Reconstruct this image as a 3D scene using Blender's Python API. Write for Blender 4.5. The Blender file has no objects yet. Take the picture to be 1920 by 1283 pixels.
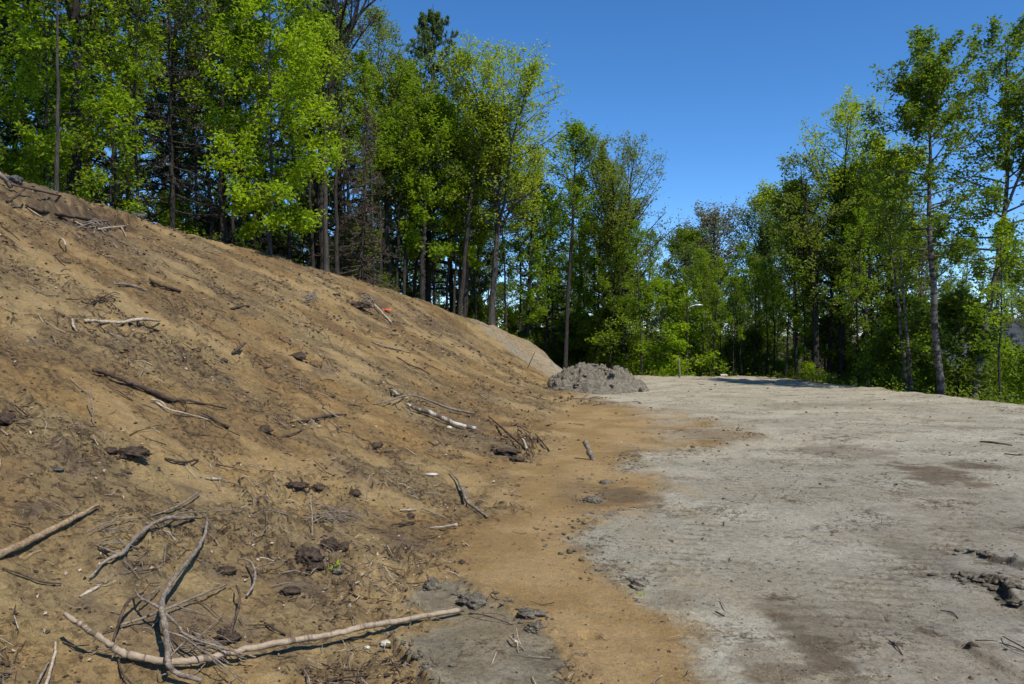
import bpy, math, random
import numpy as np
from mathutils import Vector

R = math.radians
SC = bpy.context.scene
COL = SC.collection
random.seed(7)

# ------------------------------------------------------------------ camera, sky, sun, exposure
CAMZ, FPX, HOR = 1.65, 1464.0, 622.0          # eye height, focal length and horizon row of the 1920 px photo
PITCH = math.atan((641.5 - HOR) / FPX)
cam_d = bpy.data.cameras.new('camera')
cam = bpy.data.objects.new('camera', cam_d)
COL.objects.link(cam)
cam.location = (0, 0, CAMZ)
cam.rotation_euler = (math.pi / 2 - PITCH, 0, 0)
cam_d.sensor_width = 23.6
cam_d.lens = 23.6 * FPX / 1920
cam_d.clip_start = 0.05
cam_d.clip_end = 2000
SC.camera = cam

SUN_EL, SUN_AZ = R(56), R(140)                  # azimuth clockwise from +Y
W = bpy.data.worlds.new('World')
SC.world = W
W.use_nodes = True
nt = W.node_tree
nt.nodes.clear()
sky = nt.nodes.new('ShaderNodeTexSky')
sky.sky_type = 'NISHITA'
sky.sun_disc = False
sky.sun_elevation = SUN_EL
sky.sun_rotation = SUN_AZ
sky.altitude = 4000
sky.air_density = 1.0
sky.dust_density = 0.0
sky.ozone_density = 3.5
bg = nt.nodes.new('ShaderNodeBackground')
bg.inputs['Strength'].default_value = 0.15
wo = nt.nodes.new('ShaderNodeOutputWorld')
hs = nt.nodes.new('ShaderNodeHueSaturation')
hs.inputs['Saturation'].default_value = 1.22
nt.links.new(sky.outputs[0], hs.inputs['Color'])
nt.links.new(hs.outputs[0], bg.inputs[0])
nt.links.new(bg.outputs[0], wo.inputs[0])
sd = bpy.data.lights.new('sun', 'SUN')
sd.energy = 4.0
sd.angle = R(0.53)
sd.color = (1.0, 0.95, 0.87)
sun = bpy.data.objects.new('sun', sd)
COL.objects.link(sun)
tosun = Vector((math.sin(SUN_AZ) * math.cos(SUN_EL), math.cos(SUN_AZ) * math.cos(SUN_EL), math.sin(SUN_EL)))
sun.rotation_euler = tosun.to_track_quat('Z', 'Y').to_euler()
sun.location = (20, 0, 30)
vs = SC.view_settings
vs.view_transform = 'Standard'
vs.look = 'None'
vs.exposure = 0.42
vs.gamma = 1.0
vs.use_curve_mapping = False
SC.cycles.max_bounces = 8
SC.cycles.diffuse_bounces = 4
SC.cycles.transmission_bounces = 6

# ------------------------------------------------------------------ helpers
def tag(o, label=None, cat=None, group=None, kind=None):
    if label: o['label'] = label
    if cat: o['category'] = cat
    if group: o['group'] = group
    if kind: o['kind'] = kind
    return o

def empty(name, loc, label, cat, group=None):
    o = bpy.data.objects.new(name, None)
    COL.objects.link(o)
    o.location = loc
    o.empty_display_size = 0.3
    return tag(o, label, cat, group)

def np_mesh(name, V, F, smooth=True, attrs=None):
    """F: list of index arrays, each (n,3) or (n,4)"""
    me = bpy.data.meshes.new(name)
    V = np.ascontiguousarray(V, dtype=np.float32)
    F = [np.asarray(f, dtype=np.int32) for f in F if len(f)]
    me.vertices.add(len(V))
    me.vertices.foreach_set('co', V.ravel())
    loops = np.concatenate([f.ravel() for f in F])
    tot = np.concatenate([np.full(len(f), f.shape[1], dtype=np.int32) for f in F])
    st = np.concatenate([[0], np.cumsum(tot)[:-1]]).astype(np.int32)
    me.loops.add(len(loops))
    me.loops.foreach_set('vertex_index', loops)
    me.polygons.add(len(tot))
    me.polygons.foreach_set('loop_start', st)
    me.polygons.foreach_set('loop_total', tot)
    me.polygons.foreach_set('use_smooth', np.full(len(tot), smooth, dtype=bool))
    for an, (dom, typ, arr) in (attrs or {}).items():
        a = me.attributes.new(an, typ, dom)
        if typ == 'FLOAT_COLOR':
            a.data.foreach_set('color', np.ascontiguousarray(arr, dtype=np.float32).ravel())
        else:
            a.data.foreach_set('value', np.ascontiguousarray(arr, dtype=np.float32).ravel())
    me.update(calc_edges=True)
    return me

def obj(name, me, mat, parent=None, loc=None):
    o = bpy.data.objects.new(name, me)
    COL.objects.link(o)
    if mat is not None and len(me.materials) == 0:
        me.materials.append(mat)
    if parent is not None: o.parent = parent
    if loc is not None: o.location = loc
    return o

def copy_thing(root, loc, rz, scale, label=None):
    r = root.copy()
    COL.objects.link(r)
    r.location = loc
    r.rotation_euler = (0, 0, rz)
    r.scale = scale if hasattr(scale, '__len__') else (scale,) * 3
    if label: r['label'] = label
    for ch in list(root.children):
        c = ch.copy()
        COL.objects.link(c)
        c.parent = r
    return r

# --- noise
def _hash(ix, iy, s):
    h = (ix.astype(np.int64) * 374761393 + iy.astype(np.int64) * 668265263 + s * 974634777) & 0xFFFFFFFF
    h = ((h ^ (h >> 13)) * 1274126177) & 0xFFFFFFFF
    h = ((h ^ (h >> 16)) * 2246822519) & 0xFFFFFFFF
    return (h ^ (h >> 15)) / 4294967296.0

def gn(x, y, s=0):
    """gradient noise, about -1..1"""
    x = np.asarray(x, float); y = np.asarray(y, float)
    ix = np.floor(x); iy = np.floor(y)
    fx = x - ix; fy = y - iy
    ux = fx * fx * fx * (fx * (fx * 6 - 15) + 10); uy = fy * fy * fy * (fy * (fy * 6 - 15) + 10)
    def g(dx, dy):
        a = _hash(ix + dx, iy + dy, s) * 2 * math.pi
        return np.cos(a) * (fx - dx) + np.sin(a) * (fy - dy)
    n0 = g(0, 0) * (1 - ux) + g(1, 0) * ux
    n1 = g(0, 1) * (1 - ux) + g(1, 1) * ux
    return (n0 * (1 - uy) + n1 * uy) * 1.5

def fbm(x, y, s=0, o=3):
    t = 0; a = 1.0; f = 1.0
    for k in range(o):
        t = t + a * gn(x * f + 17.3 * k, y * f - 9.1 * k, s + k); a *= 0.5; f *= 2.03
    return t

def sst(a, b, x):
    t = np.clip((x - a) / (b - a), 0, 1)
    return t * t * (3 - 2 * t)

# --- picture <-> place
CP, SP = math.cos(PITCH), math.sin(PITCH)
def ray(px, py):
    u = (px - 960) / FPX; v = (641.5 - py) / FPX
    d = np.array([u, CP + v * SP, -SP + v * CP])
    return d / d[1]                              # per metre of y

def pt(px, py, Y):
    return np.array([0, 0, CAMZ]) + ray(px, py) * Y

# ------------------------------------------------------------------ ground shape
crest_px = [(-250, 268, 11.5), (0, 345, 14.5), (130, 392, 16), (250, 412, 18), (400, 453, 20), (560, 493, 22.5), (690, 532, 25),
            (800, 568, 27.5), (920, 611, 30), (1000, 646, 32), (1060, 680, 33.5), (1120, 702, 35)]
CR = np.array([pt(*c) for c in crest_px])
CY = np.concatenate([[-60, 0, 6], CR[:, 1], [45, 70]])
CX = np.concatenate([[-9.0, -9.0, -9.2], CR[:, 0], [5.5, 9]])
CZ = np.concatenate([[4.0, 4.2, 4.4], CR[:, 2], [-0.6, -1.2]])
toe = [(620, 1283), (800, 1100), (930, 950), (1010, 852), (1070, 785), (1085, 745), (1065, 716)]
def flat(px, py):
    d = ray(px, py); t = -CAMZ / d[2]
    return np.array([d[0] * t, t])
TO = np.array([flat(*t) for t in toe])
TY = np.concatenate([[-60, 0], TO[:, 1], [33.5, 45, 70]])
TX = np.concatenate([[-1.8, -1.6], TO[:, 0], [2.9, 6.5, 10]])

edge_px = [(1170, 707), (1235, 706), (1320, 707), (1400, 707), (1500, 714), (1590, 725), (1680, 737), (1800, 751), (1920, 765)]
ED = np.array([flat(*e) for e in edge_px])
ED = np.concatenate([[[-6, 31.5], [1, 30.5]], ED, [[12.2, 12], [14, 6], [16, -10], [20, -60]]])

def seg_dist(x, y, poly):
    """distance to an open polyline and the side sign (left of travel +)"""
    best = np.full(x.shape, 1e9); sgn = np.ones(x.shape)
    for (ax, ay), (bx, by) in zip(poly[:-1], poly[1:]):
        dx, dy = bx - ax, by - ay
        L = dx * dx + dy * dy + 1e-9
        t = np.clip(((x - ax) * dx + (y - ay) * dy) / L, 0, 1)
        ex = x - (ax + t * dx); ey = y - (ay + t * dy)
        d = np.hypot(ex, ey)
        c = dx * (y - ay) - dy * (x - ax)
        m = d < best
        best = np.where(m, d, best); sgn = np.where(m, np.sign(c), sgn)
    return best, sgn

def poly_sd(x, y, poly):
    """signed distance to a closed polygon, positive inside"""
    P = np.vstack([poly, poly[:1]])
    d, _ = seg_dist(x, y, P)
    ins = np.zeros(x.shape, bool)
    for (ax, ay), (bx, by) in zip(P[:-1], P[1:]):
        if ay == by: continue
        c = ((ay > y) != (by > y)) & (x < (bx - ax) * (y - ay) / (by - ay) + ax)
        ins ^= c
    return np.where(ins, d, -d)

def H0(x, y):
    x = np.asarray(x, float); y = np.asarray(y, float)
    xt = np.interp(y, TY, TX); xc = np.interp(y, CY, CX); zc = np.interp(y, CY, CZ)
    u = (xt - x) / np.maximum(xt - xc, 0.3)
    uu = np.clip(u, 0, 1)
    f = 0.72 * uu + 0.28 * uu * uu * (3 - 2 * uu)
    f = np.where(u < 0.16, 0.72 * (uu ** 2) / 0.32 + 0.072 * 0 + 0.28 * uu * uu * (3 - 2 * uu), f - 0.72 * 0.08 * (1 - sst(0.16, 1.0, uu)))
    z = zc * f
    beyond = np.maximum(xc - x, 0)
    z = z - np.minimum(beyond * 0.10, 2.2) * sst(0, 2.0, beyond) 
    return z

def edge_drop(x, y):
    d, s = seg_dist(x, y, ED)
    out = np.where(s > 0, d, 0.0)            # beyond the rim (left of travel: rim runs left to right in the picture)
    hill = np.maximum(np.interp(y, TY, TX) - x, 0)
    w = 1 - sst(0.0, 2.0, hill)
    return -1.5 * sst(0.05, 4.5, out + 0.25 * gn(x * 1.1, y * 1.1, 5) * (out > 0)) * w - 0.015 * np.minimum(np.maximum(out - 4, 0), 60) * w, d, s

def w2(px, py):
    """first hit of the picture ray on the base relief, as x, y"""
    d = ray(px, py)
    t = np.exp(np.linspace(math.log(1.6), math.log(60), 1500))
    g = CAMZ + d[2] * t - H0(d[0] * t, t)
    k = np.argmax(g < 0)
    if k == 0 or t[k] > 45: return w2(px, py + 2)          # above the skyline: step down to it
    a = g[k - 1] / (g[k - 1] - g[k] + 1e-12)
    tt = t[k - 1] + a * (t[k] - t[k - 1])
    return np.array([d[0] * tt, tt])

def wpoly(pts): return np.array([w2(*p) for p in pts])

GREY = wpoly([(1010, 668), (1045, 700), (1075, 735), (1130, 752), (1215, 768), (1330, 792), (1410, 818), (1330, 838), (1190, 852), (1150, 876), (1235, 900),
              (1225, 945), (1130, 965), (1062, 1010), (1085, 1042), (1150, 1082), (1205, 1120), (1262, 1158), (1312, 1180), (1318, 1283), (1420, 1400),
              (2300, 1283), (2300, 790), (1920, 745 + 12), (1690, 733), (1420, 706.5), (1240, 706.5), (1150, 690), (1060, 668)])
SLAB = wpoly([(800, 1088), (865, 1088), (905, 1118), (962, 1150), (1012, 1190), (1045, 1240), (1075, 1283), (1090, 1380), (860, 1380), (790, 1283), (750, 1240),
              (728, 1203), (790, 1186), (850, 1165), (800, 1150), (760, 1142), (770, 1110)])
SAND = wpoly([(1060, 762), (1230, 765), (1400, 820), (1190, 850), (1160, 878), (1250, 900), (1240, 948), (1130, 975), (1070, 1012), (1150, 1080), (1310, 1180), (1330, 1400), (1075, 1300),
              (1010, 1190), (900, 1110), (835, 1078), (862, 990), (965, 965), (950, 885), (1052, 842), (1035, 790)])
SLIP = wpoly([(900, 600), (960, 620), (1010, 645), (1065, 682), (1030, 705), (1000, 690), (960, 655), (925, 630)])
SLABEDGE = wpoly([(726, 1200), (738, 1225), (752, 1245), (770, 1262), (795, 1283), (830, 1340)])
RUT1 = wpoly([(1798, 1072), (1835, 1082), (1870, 1098), (1925, 1135), (1990, 1190)])
RUT2 = wpoly([(1795, 1026), (1830, 1034), (1865, 1040), (1930, 1062), (1990, 1085)])
CHAIN = wpoly([(1225, 768), (1190, 845), (1142, 890), (1120, 932), (1062, 985), (1052, 1022)])
CHAIN2 = wpoly([(1060, 1020), (1120, 1062), (1190, 1100)])
RUT3 = wpoly([(1790, 1195), (1840, 1225), (1880, 1255), (1930, 1300)])
BANK = wpoly([(-120, 340), (0, 376), (60, 398), (110, 408), (180, 414), (235, 424)])
TREADS = [(wpoly([(1590, 1150), (1655, 1075), (1740, 1000), (1790, 930)]), 0.34), (wpoly([(1385, 985), (1395, 935), (1425, 870)]), 0.22),
          (wpoly([(1250, 1075), (1330, 985), (1370, 925)]), 0.25), (wpoly([(1440, 900), (1560, 820), (1640, 785)]), 0.35),
          (wpoly([(1110, 945), (1140, 900), (1190, 840), (1290, 790)]), 0.20)]
HOLES = [(w2(575, 676), 0.20, 0.16), (w2(1105, 1190), 0.05, 0.10), (w2(520, 515), 0.16, 0.12), (w2(690, 560), 0.22, 0.12), (w2(310, 505), 0.2, 0.08), (w2(560, 690), .15, .08),
         (w2(205, 846), 0.07, 0.06), (w2(745, 575), 0.2, 0.15), (w2(830, 1118), 0.04, 0.05)]
DARKS = [(60, 640, 70, 26), (190, 545, 60, 14), (160, 575, 60, 10), (330, 590, 50, 10), (455, 590, 40, 10), (720, 572, 45, 14), (600, 700, 40, 16), (690, 575, 30, 10), (800, 600, 60, 16), (870, 640, 40, 10),
         (960, 845, 36, 18), (900, 810, 60, 22), (660, 895, 50, 14), (600, 1040, 60, 34), (320, 1180, 130, 60), (180, 1140, 70, 26), (150, 880, 90, 26), (360, 930, 50, 14), (60, 960, 60, 20), (250, 1080, 120, 30),
         (420, 1080, 50, 22), (560, 1120, 80, 30), (440, 1190, 60, 30), (130, 410, 120, 14), (20, 790, 30, 24), (700, 980, 40, 16), (770, 1010, 50, 20), (230, 650, 60, 14), (650, 965, 40, 12), (520, 560, 60, 14)]
DARKW = []
for px, py, rx, ry in DARKS:
    c = w2(px, py); e = w2(px + rx, py); f1 = w2(px, py - ry); DARKW.append((c, max(abs(e[0] - c[0]), .05), max(abs(f1[1] - c[1]), .05)))
DAMP = []
for px, py, rx, ry, k in [(1755, 892, 75, 24, 1.0), (1830, 876, 50, 9, .9), (1590, 846, 90, 14, .6), (1540, 1180, 60, 70, .7), (1480, 1150, 60, 20, .5), (1850, 1225, 70, 30, .6), (1700, 1190, 150, 60, .45), (1480, 1270, 90, 22, .8),
                          (1175, 930, 60, 22, .9), (1080, 925, 50, 30, .5), (1330, 815, 60, 14, .5), (1170, 845, 40, 12, .4), (1800, 960, 160, 40, .35), (1500, 760, 120, 5, .4), (1590, 722, 60, 4, .5), (1100, 1030, 40, 12, .5), (1640, 1235, 220, 50, .45), (1530, 1225, 60, 80, 1.0), (1880, 1262, 60, 30, .5), (1720, 1030, 60, 40, .35), (1420, 1240, 50, 40, .5), (1610, 760, 160, 5, .35), (1800, 800, 80, 6, .35), (1290, 1130, 80, 20, .35)]:
    c = w2(px, py); e = w2(px + rx, py); f1 = w2(px, py - ry); DAMP.append((c, max(abs(e[0] - c[0]), .05), max(abs(f1[1] - c[1]), .05), k))

def zones(x, y):
    wob = 0.16 * fbm(x * 1.6, y * 1.6, 11, 5) + 0.09 * fbm(x * 7, y * 7, 12, 3)
    far = np.clip(y / 14, 0.35, 2.0)
    sg = poly_sd(x, y, GREY) + wob * far * 1.5
    ss = poly_sd(x, y, SLAB) + wob * 0.45
    sa = poly_sd(x, y, SAND) + wob * far
    sl = poly_sd(x, y, SLIP) + wob * 2 + .35
    grey = sst(-0.30, 0.42, sg / far); slab = sst(-0.03, 0.05, ss)
    grey = np.maximum(grey, .62 * sst(-.15, .55, fbm(x * .9, y * 1.5, 13, 4) + .25 * np.clip(x - 2.2, -1, 2)) * sst(8.5, 11, y) * sst(.3, 1.6, x - .1 * y) * (sa > -.5))
    sand = sst(-0.30, 0.26, sa) * (1 - grey) * (1 - slab); slip = sst(-0.2, 0.3, sl)
    return grey, slab, sand, slip

def relief(x, y):
    """all ground relief on top of the base shape; also returns the zones"""
    x = np.asarray(x, float); y = np.asarray(y, float)
    grey, slab, sand, slip = zones(x, y)
    drop, ed, es = edge_drop(x, y)
    wx = x + 0.05 * gn(x * 5, y * 5, 71); wy = y + 0.05 * gn(x * 5 + 9, y * 5, 72)
    hill = np.clip(1 - grey - slab - sand - 0.7 * slip, 0, 1)
    clump = sst(-0.15, 0.55, fbm(x * 0.9 + 3, y * 0.9, 21, 3) + 0.25 * gn(x * 4, y * 4, 25))
    r1 = gn(wx * 2.2, wy * 2.2, 31); r2 = gn(wx * 6, wy * 6, 32); r3 = gn(wx * 13, wy * 13, 33); r4 = gn(wx * 27, wy * 27, 34)
    r5 = gn(wx * 55, wy * 55, 35)
    lump = np.maximum(r2, -0.15) * 0.065 + np.maximum(r3 - .1, -.25) * 0.055 + np.maximum(r4 - .05, -.25) * 0.024 + np.maximum(r5, -.3) * .006
    h = hill * (0.06 * gn(x * 0.5, y * 0.5, 30) + .055 * gn(x * 1.1 + .3 * r1, y * 1.1, 36) + .04 * np.abs(gn(x * 2.7, y * 2.7, 37)) + 0.030 * r1 + clump * lump + (1 - clump) * (0.016 * r2 + 0.016 * np.maximum(r3 - .1, -.2) + 0.012 * np.maximum(r4 - .2, 0) + .003 * np.maximum(r5, -.2)))
    pebb = sst(0.25, 0.7, gn(x * 1.3, y * 1.3, 41) + 0.3 * r2)
    h = h + (grey + slab) * (0.012 * r1 + 0.004 * r2 + pebb * (0.010 * np.maximum(r3, 0) + 0.010 * np.maximum(r4, 0)) + 0.0022 * r4)
    h = h + sand * (0.012 * gn(x * 1.5, y * 1.5, 42) + 0.003 * r2 + 0.0012 * r4) + slip * (0.04 * r1 + 0.03 * r2 + .03 * np.maximum(r3, 0))
    h = h + grey * 0.05 * gn(x * 0.25, y * 0.25, 43)
    # rim of the clearing: a low uneven lip
    h = h + grey * 0.07 * np.exp(-((ed - 0.35) / 0.35) ** 2) * (0.6 + gn(x * 1.2, y * 1.2, 44))
    # broken edge of the clay slab
    d, s = seg_dist(x, y, SLABEDGE)
    sd_ = np.where(s > 0, d, -d) + 0.05 * gn(x * 3, y * 3, 52) + .02 * gn(x * 9, y * 9, 53)
    h = h + 0.065 * sst(-0.012, 0.012, sd_) * np.exp(-np.maximum(sd_, 0) / 0.5) * (d < 2.5) * sst(SLABEDGE[0][1] + .02, SLABEDGE[0][1] - .2, y)
    rut_shade = np.zeros(x.shape)  # mask for the shade painted along the foot of each rut lip
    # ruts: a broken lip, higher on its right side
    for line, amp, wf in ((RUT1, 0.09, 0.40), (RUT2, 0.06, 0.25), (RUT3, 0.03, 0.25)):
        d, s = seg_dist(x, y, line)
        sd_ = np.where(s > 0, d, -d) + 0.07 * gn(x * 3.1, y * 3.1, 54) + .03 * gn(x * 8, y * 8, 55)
        rut_shade = np.maximum(rut_shade, sst(-.03 - amp * .9, -.01, sd_) * sst(.03, .005, sd_) * (d < .3) * min(amp * 14, 1) * sst(-.5, .1, gn(x * 4, y * 4, 57)) * sst(line[0][1] + .03, line[0][1] - .1, y))
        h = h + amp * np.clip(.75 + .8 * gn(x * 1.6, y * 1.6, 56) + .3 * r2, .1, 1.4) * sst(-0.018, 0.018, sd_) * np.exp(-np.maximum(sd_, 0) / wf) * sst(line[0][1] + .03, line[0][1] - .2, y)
    rut_shade = np.maximum(rut_shade, 0)
    trd = np.zeros(x.shape)
    for line, wd in TREADS:
        d, s = seg_dist(x, y, line)
        m = sst(wd, wd * 0.6, d) * sst(-0.35, 0.2, gn(x * 1.7, y * 1.7, 51))
        trd = np.maximum(trd, m * (grey + sand) * sst(.2, .8, np.sin((y + 0.18 * x + 0.02 * r2) * 2 * math.pi / 0.15)) * sst(-.5, .1, r3 + .3 * r4))
        h = h - m * (grey + sand) * (0.026 * sst(.1, .8, np.sin((y + 0.18 * x + 0.02 * r2) * 2 * math.pi / 0.15)) * (.6 + .6 * r3) + .004)
    for c, rr, dp in HOLES:
        q = ((x - c[0]) ** 2 + (y - c[1]) ** 2) / rr ** 2
        h = h - dp * np.exp(-q * q) * (1 + 0.3 * r2)
    # sod bank at the top of the slope
    d, s = seg_dist(x, y, BANK)
    sd_ = np.where(s > 0, d, -d) + 0.22 * r1 + 0.05 * r2
    h = h + (0.24 + .05 * r2) * sst(-0.22, 0.22, sd_) * np.exp(-np.maximum(sd_, 0) / 2.2) * sst(3, 0.8, d)
    return h + drop, dict(grey=grey, slab=slab, sand=sand, slip=slip, clump=clump, hill=hill, ed=ed, es=es, r1=r1, r2=r2, r3=r3, r4=r4, trd=trd, rut_shade=rut_shade)

def HH(x, y):
    return H0(x, y) + relief(x, y)[0]

_T = np.exp(np.linspace(math.log(1.6), math.log(60), 420))
def at(px, py, lift=0.0):
    """point where the picture ray meets the ground (raised by lift)"""
    d = ray(px, py)
    def first(T, fn):
        g = CAMZ + d[2] * T - fn(d[0] * T, T) - lift
        return int(np.argmax(g < 0)), g
    k, g = first(_T, H0)
    T = np.linspace(_T[k] * .72, _T[k] * 1.2, 170) if k and g[k] < 0 else _T
    k, g = first(T, HH)
    if k == 0: T = _T; k, g = first(T, HH)
    if k == 0: k = len(T) - 1
    a = g[k - 1] / (g[k - 1] - g[k] + 1e-12)
    t = T[k - 1] + a * (T[k] - T[k - 1])
    return np.array([d[0] * t, t, CAMZ + d[2] * t])

def gz(x, y):
    return float(HH(np.array([x]), np.array([y]))[0])

# ------------------------------------------------------------------ materials
def new_mat(name):
    m = bpy.data.materials.new(name)
    m.use_nodes = True
    n = m.node_tree
    for k in list(n.nodes): n.nodes.remove(k)
    o = n.nodes.new('ShaderNodeOutputMaterial')
    return m, n, o

def mixc(n, fac, a, b, mode='MIX'):
    k = n.nodes.new('ShaderNodeMix'); k.data_type = 'RGBA'; k.blend_type = mode
    for sock, v in ((k.inputs[0], fac), (k.inputs[6], a), (k.inputs[7], b)):
        if hasattr(v, 'is_linked') or hasattr(v, 'links'): n.links.new(v, sock)
        elif isinstance(v, (int, float)): sock.default_value = v
        else: sock.default_value = (*v, 1)
    return k.outputs[2]

def noise_node(n, scale, detail=4, rough=0.6, vec=None, dist=0.0):
    k = n.nodes.new('ShaderNodeTexNoise')
    k.inputs['Scale'].default_value = scale; k.inputs['Detail'].default_value = detail
    k.inputs['Roughness'].default_value = rough; k.inputs['Distortion'].default_value = dist
    if vec is not None: n.links.new(vec, k.inputs['Vector'])
    return k.outputs[0]

def ramp(n, v, lo, hi):
    k = n.nodes.new('ShaderNodeMapRange'); k.interpolation_type = 'SMOOTHSTEP'
    k.inputs[1].default_value = lo; k.inputs[2].default_value = hi
    n.links.new(v, k.inputs[0])
    return k.outputs[0]

def mat_ground():
    m, n, o = new_mat('soil')
    b = n.nodes.new('ShaderNodeBsdfPrincipled')
    a = n.nodes.new('ShaderNodeAttribute'); a.attribute_name = 'soil'
    tc = n.nodes.new('ShaderNodeTexCoord')
    P = tc.outputs['Object']
    f1 = noise_node(n, 55, 5, 0.75, P); f2 = noise_node(n, 160, 4, 0.7, P); f3 = noise_node(n, 9, 4, 0.65, P)
    c = mixc(n, 1.0, a.outputs['Color'], mixc(n, ramp(n, f3, .3, .7), (.86, .87, .9), (1.12, 1.1, 1.06)), 'MULTIPLY')
    c = mixc(n, 1.0, c, mixc(n, ramp(n, f1, .28, .72), (.78, .77, .76), (1.22, 1.22, 1.22)), 'MULTIPLY')
    c = mixc(n, 1.0, c, mixc(n, ramp(n, f2, .3, .7), (.82, .82, .82), (1.18, 1.18, 1.18)), 'MULTIPLY')
    at_ = n.nodes.new('ShaderNodeAttribute'); at_.attribute_name = 'crumb'
    def mul(u, v):
        k = n.nodes.new('ShaderNodeMath'); k.operation = 'MULTIPLY'
        for i, w in enumerate((u, v)):
            if hasattr(w, 'links'): n.links.new(w, k.inputs[i])
            else: k.inputs[i].default_value = w
        return k.outputs[0]
    q1 = ramp(n, noise_node(n, 9, 7, 0.75, P, .5), .54, .575); q2 = ramp(n, noise_node(n, 24, 6, 0.75, P, .4), .55, .585)
    q3 = ramp(n, noise_node(n, 48, 3, 0.6, P), .67, .72)
    q0 = ramp(n, noise_node(n, 3.6, 9, 0.82, P, .3), .49, .57)
    c = mixc(n, mul(mul(q0, at_.outputs['Fac']), .55), c, (.105, .072, .042))
    c = mixc(n, mul(mul(q1, at_.outputs['Fac']), .88), c, (.075, .050, .029))
    c = mixc(n, mul(mul(q2, at_.outputs['Fac']), .98), c, (.055, .037, .022))
    c = mixc(n, mul(mul(q3, at_.outputs['Fac']), .55), c, (.36, .30, .22))
    n.links.new(c, b.inputs['Base Color'])
    b.inputs['Roughness'].default_value = 0.95
    b.inputs['Specular IOR Level'].default_value = 0.12
    bu = n.nodes.new('ShaderNodeBump'); bu.inputs['Strength'].default_value = 0.6; bu.inputs['Distance'].default_value = 0.03
    ad = n.nodes.new('ShaderNodeMath'); ad.operation = 'ADD'
    n.links.new(f1, ad.inputs[0]); n.links.new(f2, ad.inputs[1])
    pit = n.nodes.new('ShaderNodeMath'); pit.operation = 'ADD'
    n.links.new(mul(q1, 1.6), pit.inputs[0]); n.links.new(mul(q2, 1.0), pit.inputs[1])
    sb = n.nodes.new('ShaderNodeMath'); sb.operation = 'SUBTRACT'
    n.links.new(ad.outputs[0], sb.inputs[0]); n.links.new(mul(pit.outputs[0], at_.outputs['Fac']), sb.inputs[1])
    n.links.new(sb.outputs[0], bu.inputs['Height'])
    n.links.new(bu.outputs[0], b.inputs['Normal'])
    n.links.new(b.outputs[0], o.inputs[0])
    return m

def mat_rough(name, c1, c2, scale=20, bump=0.4, dist=0.02, stretch=(1, 1, 1), rough=0.9, spec=0.15):
    m, n, o = new_mat(name)
    b = n.nodes.new('ShaderNodeBsdfPrincipled')
    tc = n.nodes.new('ShaderNodeTexCoord'); mp = n.nodes.new('ShaderNodeMapping')
    mp.inputs['Scale'].default_value = stretch
    n.links.new(tc.outputs['Object'], mp.inputs[0])
    f = noise_node(n, scale, 6, 0.7, mp.outputs[0]); g = noise_node(n, scale * 4, 4, 0.7, mp.outputs[0])
    c = mixc(n, ramp(n, f, .33, .67), c1, c2)
    c = mixc(n, 1.0, c, mixc(n, ramp(n, g, .3, .7), (.75, .75, .75), (1.25, 1.25, 1.25)), 'MULTIPLY')
    n.links.new(c, b.inputs['Base Color'])
    b.inputs['Roughness'].default_value = rough; b.inputs['Specular IOR Level'].default_value = spec
    bu = n.nodes.new('ShaderNodeBump'); bu.inputs['Strength'].default_value = bump; bu.inputs['Distance'].default_value = dist
    ad = n.nodes.new('ShaderNodeMath'); ad.operation = 'ADD'
    n.links.new(f, ad.inputs[0]); n.links.new(g, ad.inputs[1])
    n.links.new(ad.outputs[0], bu.inputs['Height']); n.links.new(bu.outputs[0], b.inputs['Normal'])
    n.links.new(b.outputs[0], o.inputs[0])
    return m

def mat_birch(name, white, dark, scale=5.0, thr=(.52, .60)):
    """pale bark with dark bands across; uses the 'along' attribute in metres"""
    m, n, o = new_mat(name)
    b = n.nodes.new('ShaderNodeBsdfPrincipled')
    a = n.nodes.new('ShaderNodeAttribute'); a.attribute_name = 'along'
    tc = n.nodes.new('ShaderNodeTexCoord')
    cx = n.nodes.new('ShaderNodeCombineXYZ')
    ml = n.nodes.new('ShaderNodeMath'); ml.operation = 'MULTIPLY'; ml.inputs[1].default_value = scale
    n.links.new(a.outputs['Fac'], ml.inputs[0]); n.links.new(ml.outputs[0], cx.inputs[2])
    va = n.nodes.new('ShaderNodeVectorMath'); va.operation = 'MULTIPLY_ADD'; va.inputs[1].default_value = (1.5, 1.5, 1.5)
    n.links.new(tc.outputs['Object'], va.inputs[0]); n.links.new(cx.outputs[0], va.inputs[2])
    f = noise_node(n, 1.6, 4, 0.65, va.outputs[0]); g = noise_node(n, 40, 4, 0.7, tc.outputs['Object'])
    c = mixc(n, ramp(n, f, *thr), white, dark)
    c = mixc(n, 1.0, c, mixc(n, ramp(n, g, .3, .7), (.8, .79, .77), (1.15, 1.15, 1.15)), 'MULTIPLY')
    n.links.new(c, b.inputs['Base Color']); b.inputs['Roughness'].default_value = 0.75
    b.inputs['Specular IOR Level'].default_value = 0.2
    bu = n.nodes.new('ShaderNodeBump'); bu.inputs['Strength'].default_value = 0.35; bu.inputs['Distance'].default_value = 0.01
    n.links.new(g, bu.inputs['Height']); n.links.new(bu.outputs[0], b.inputs['Normal'])
    n.links.new(b.outputs[0], o.inputs[0])
    return m

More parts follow.
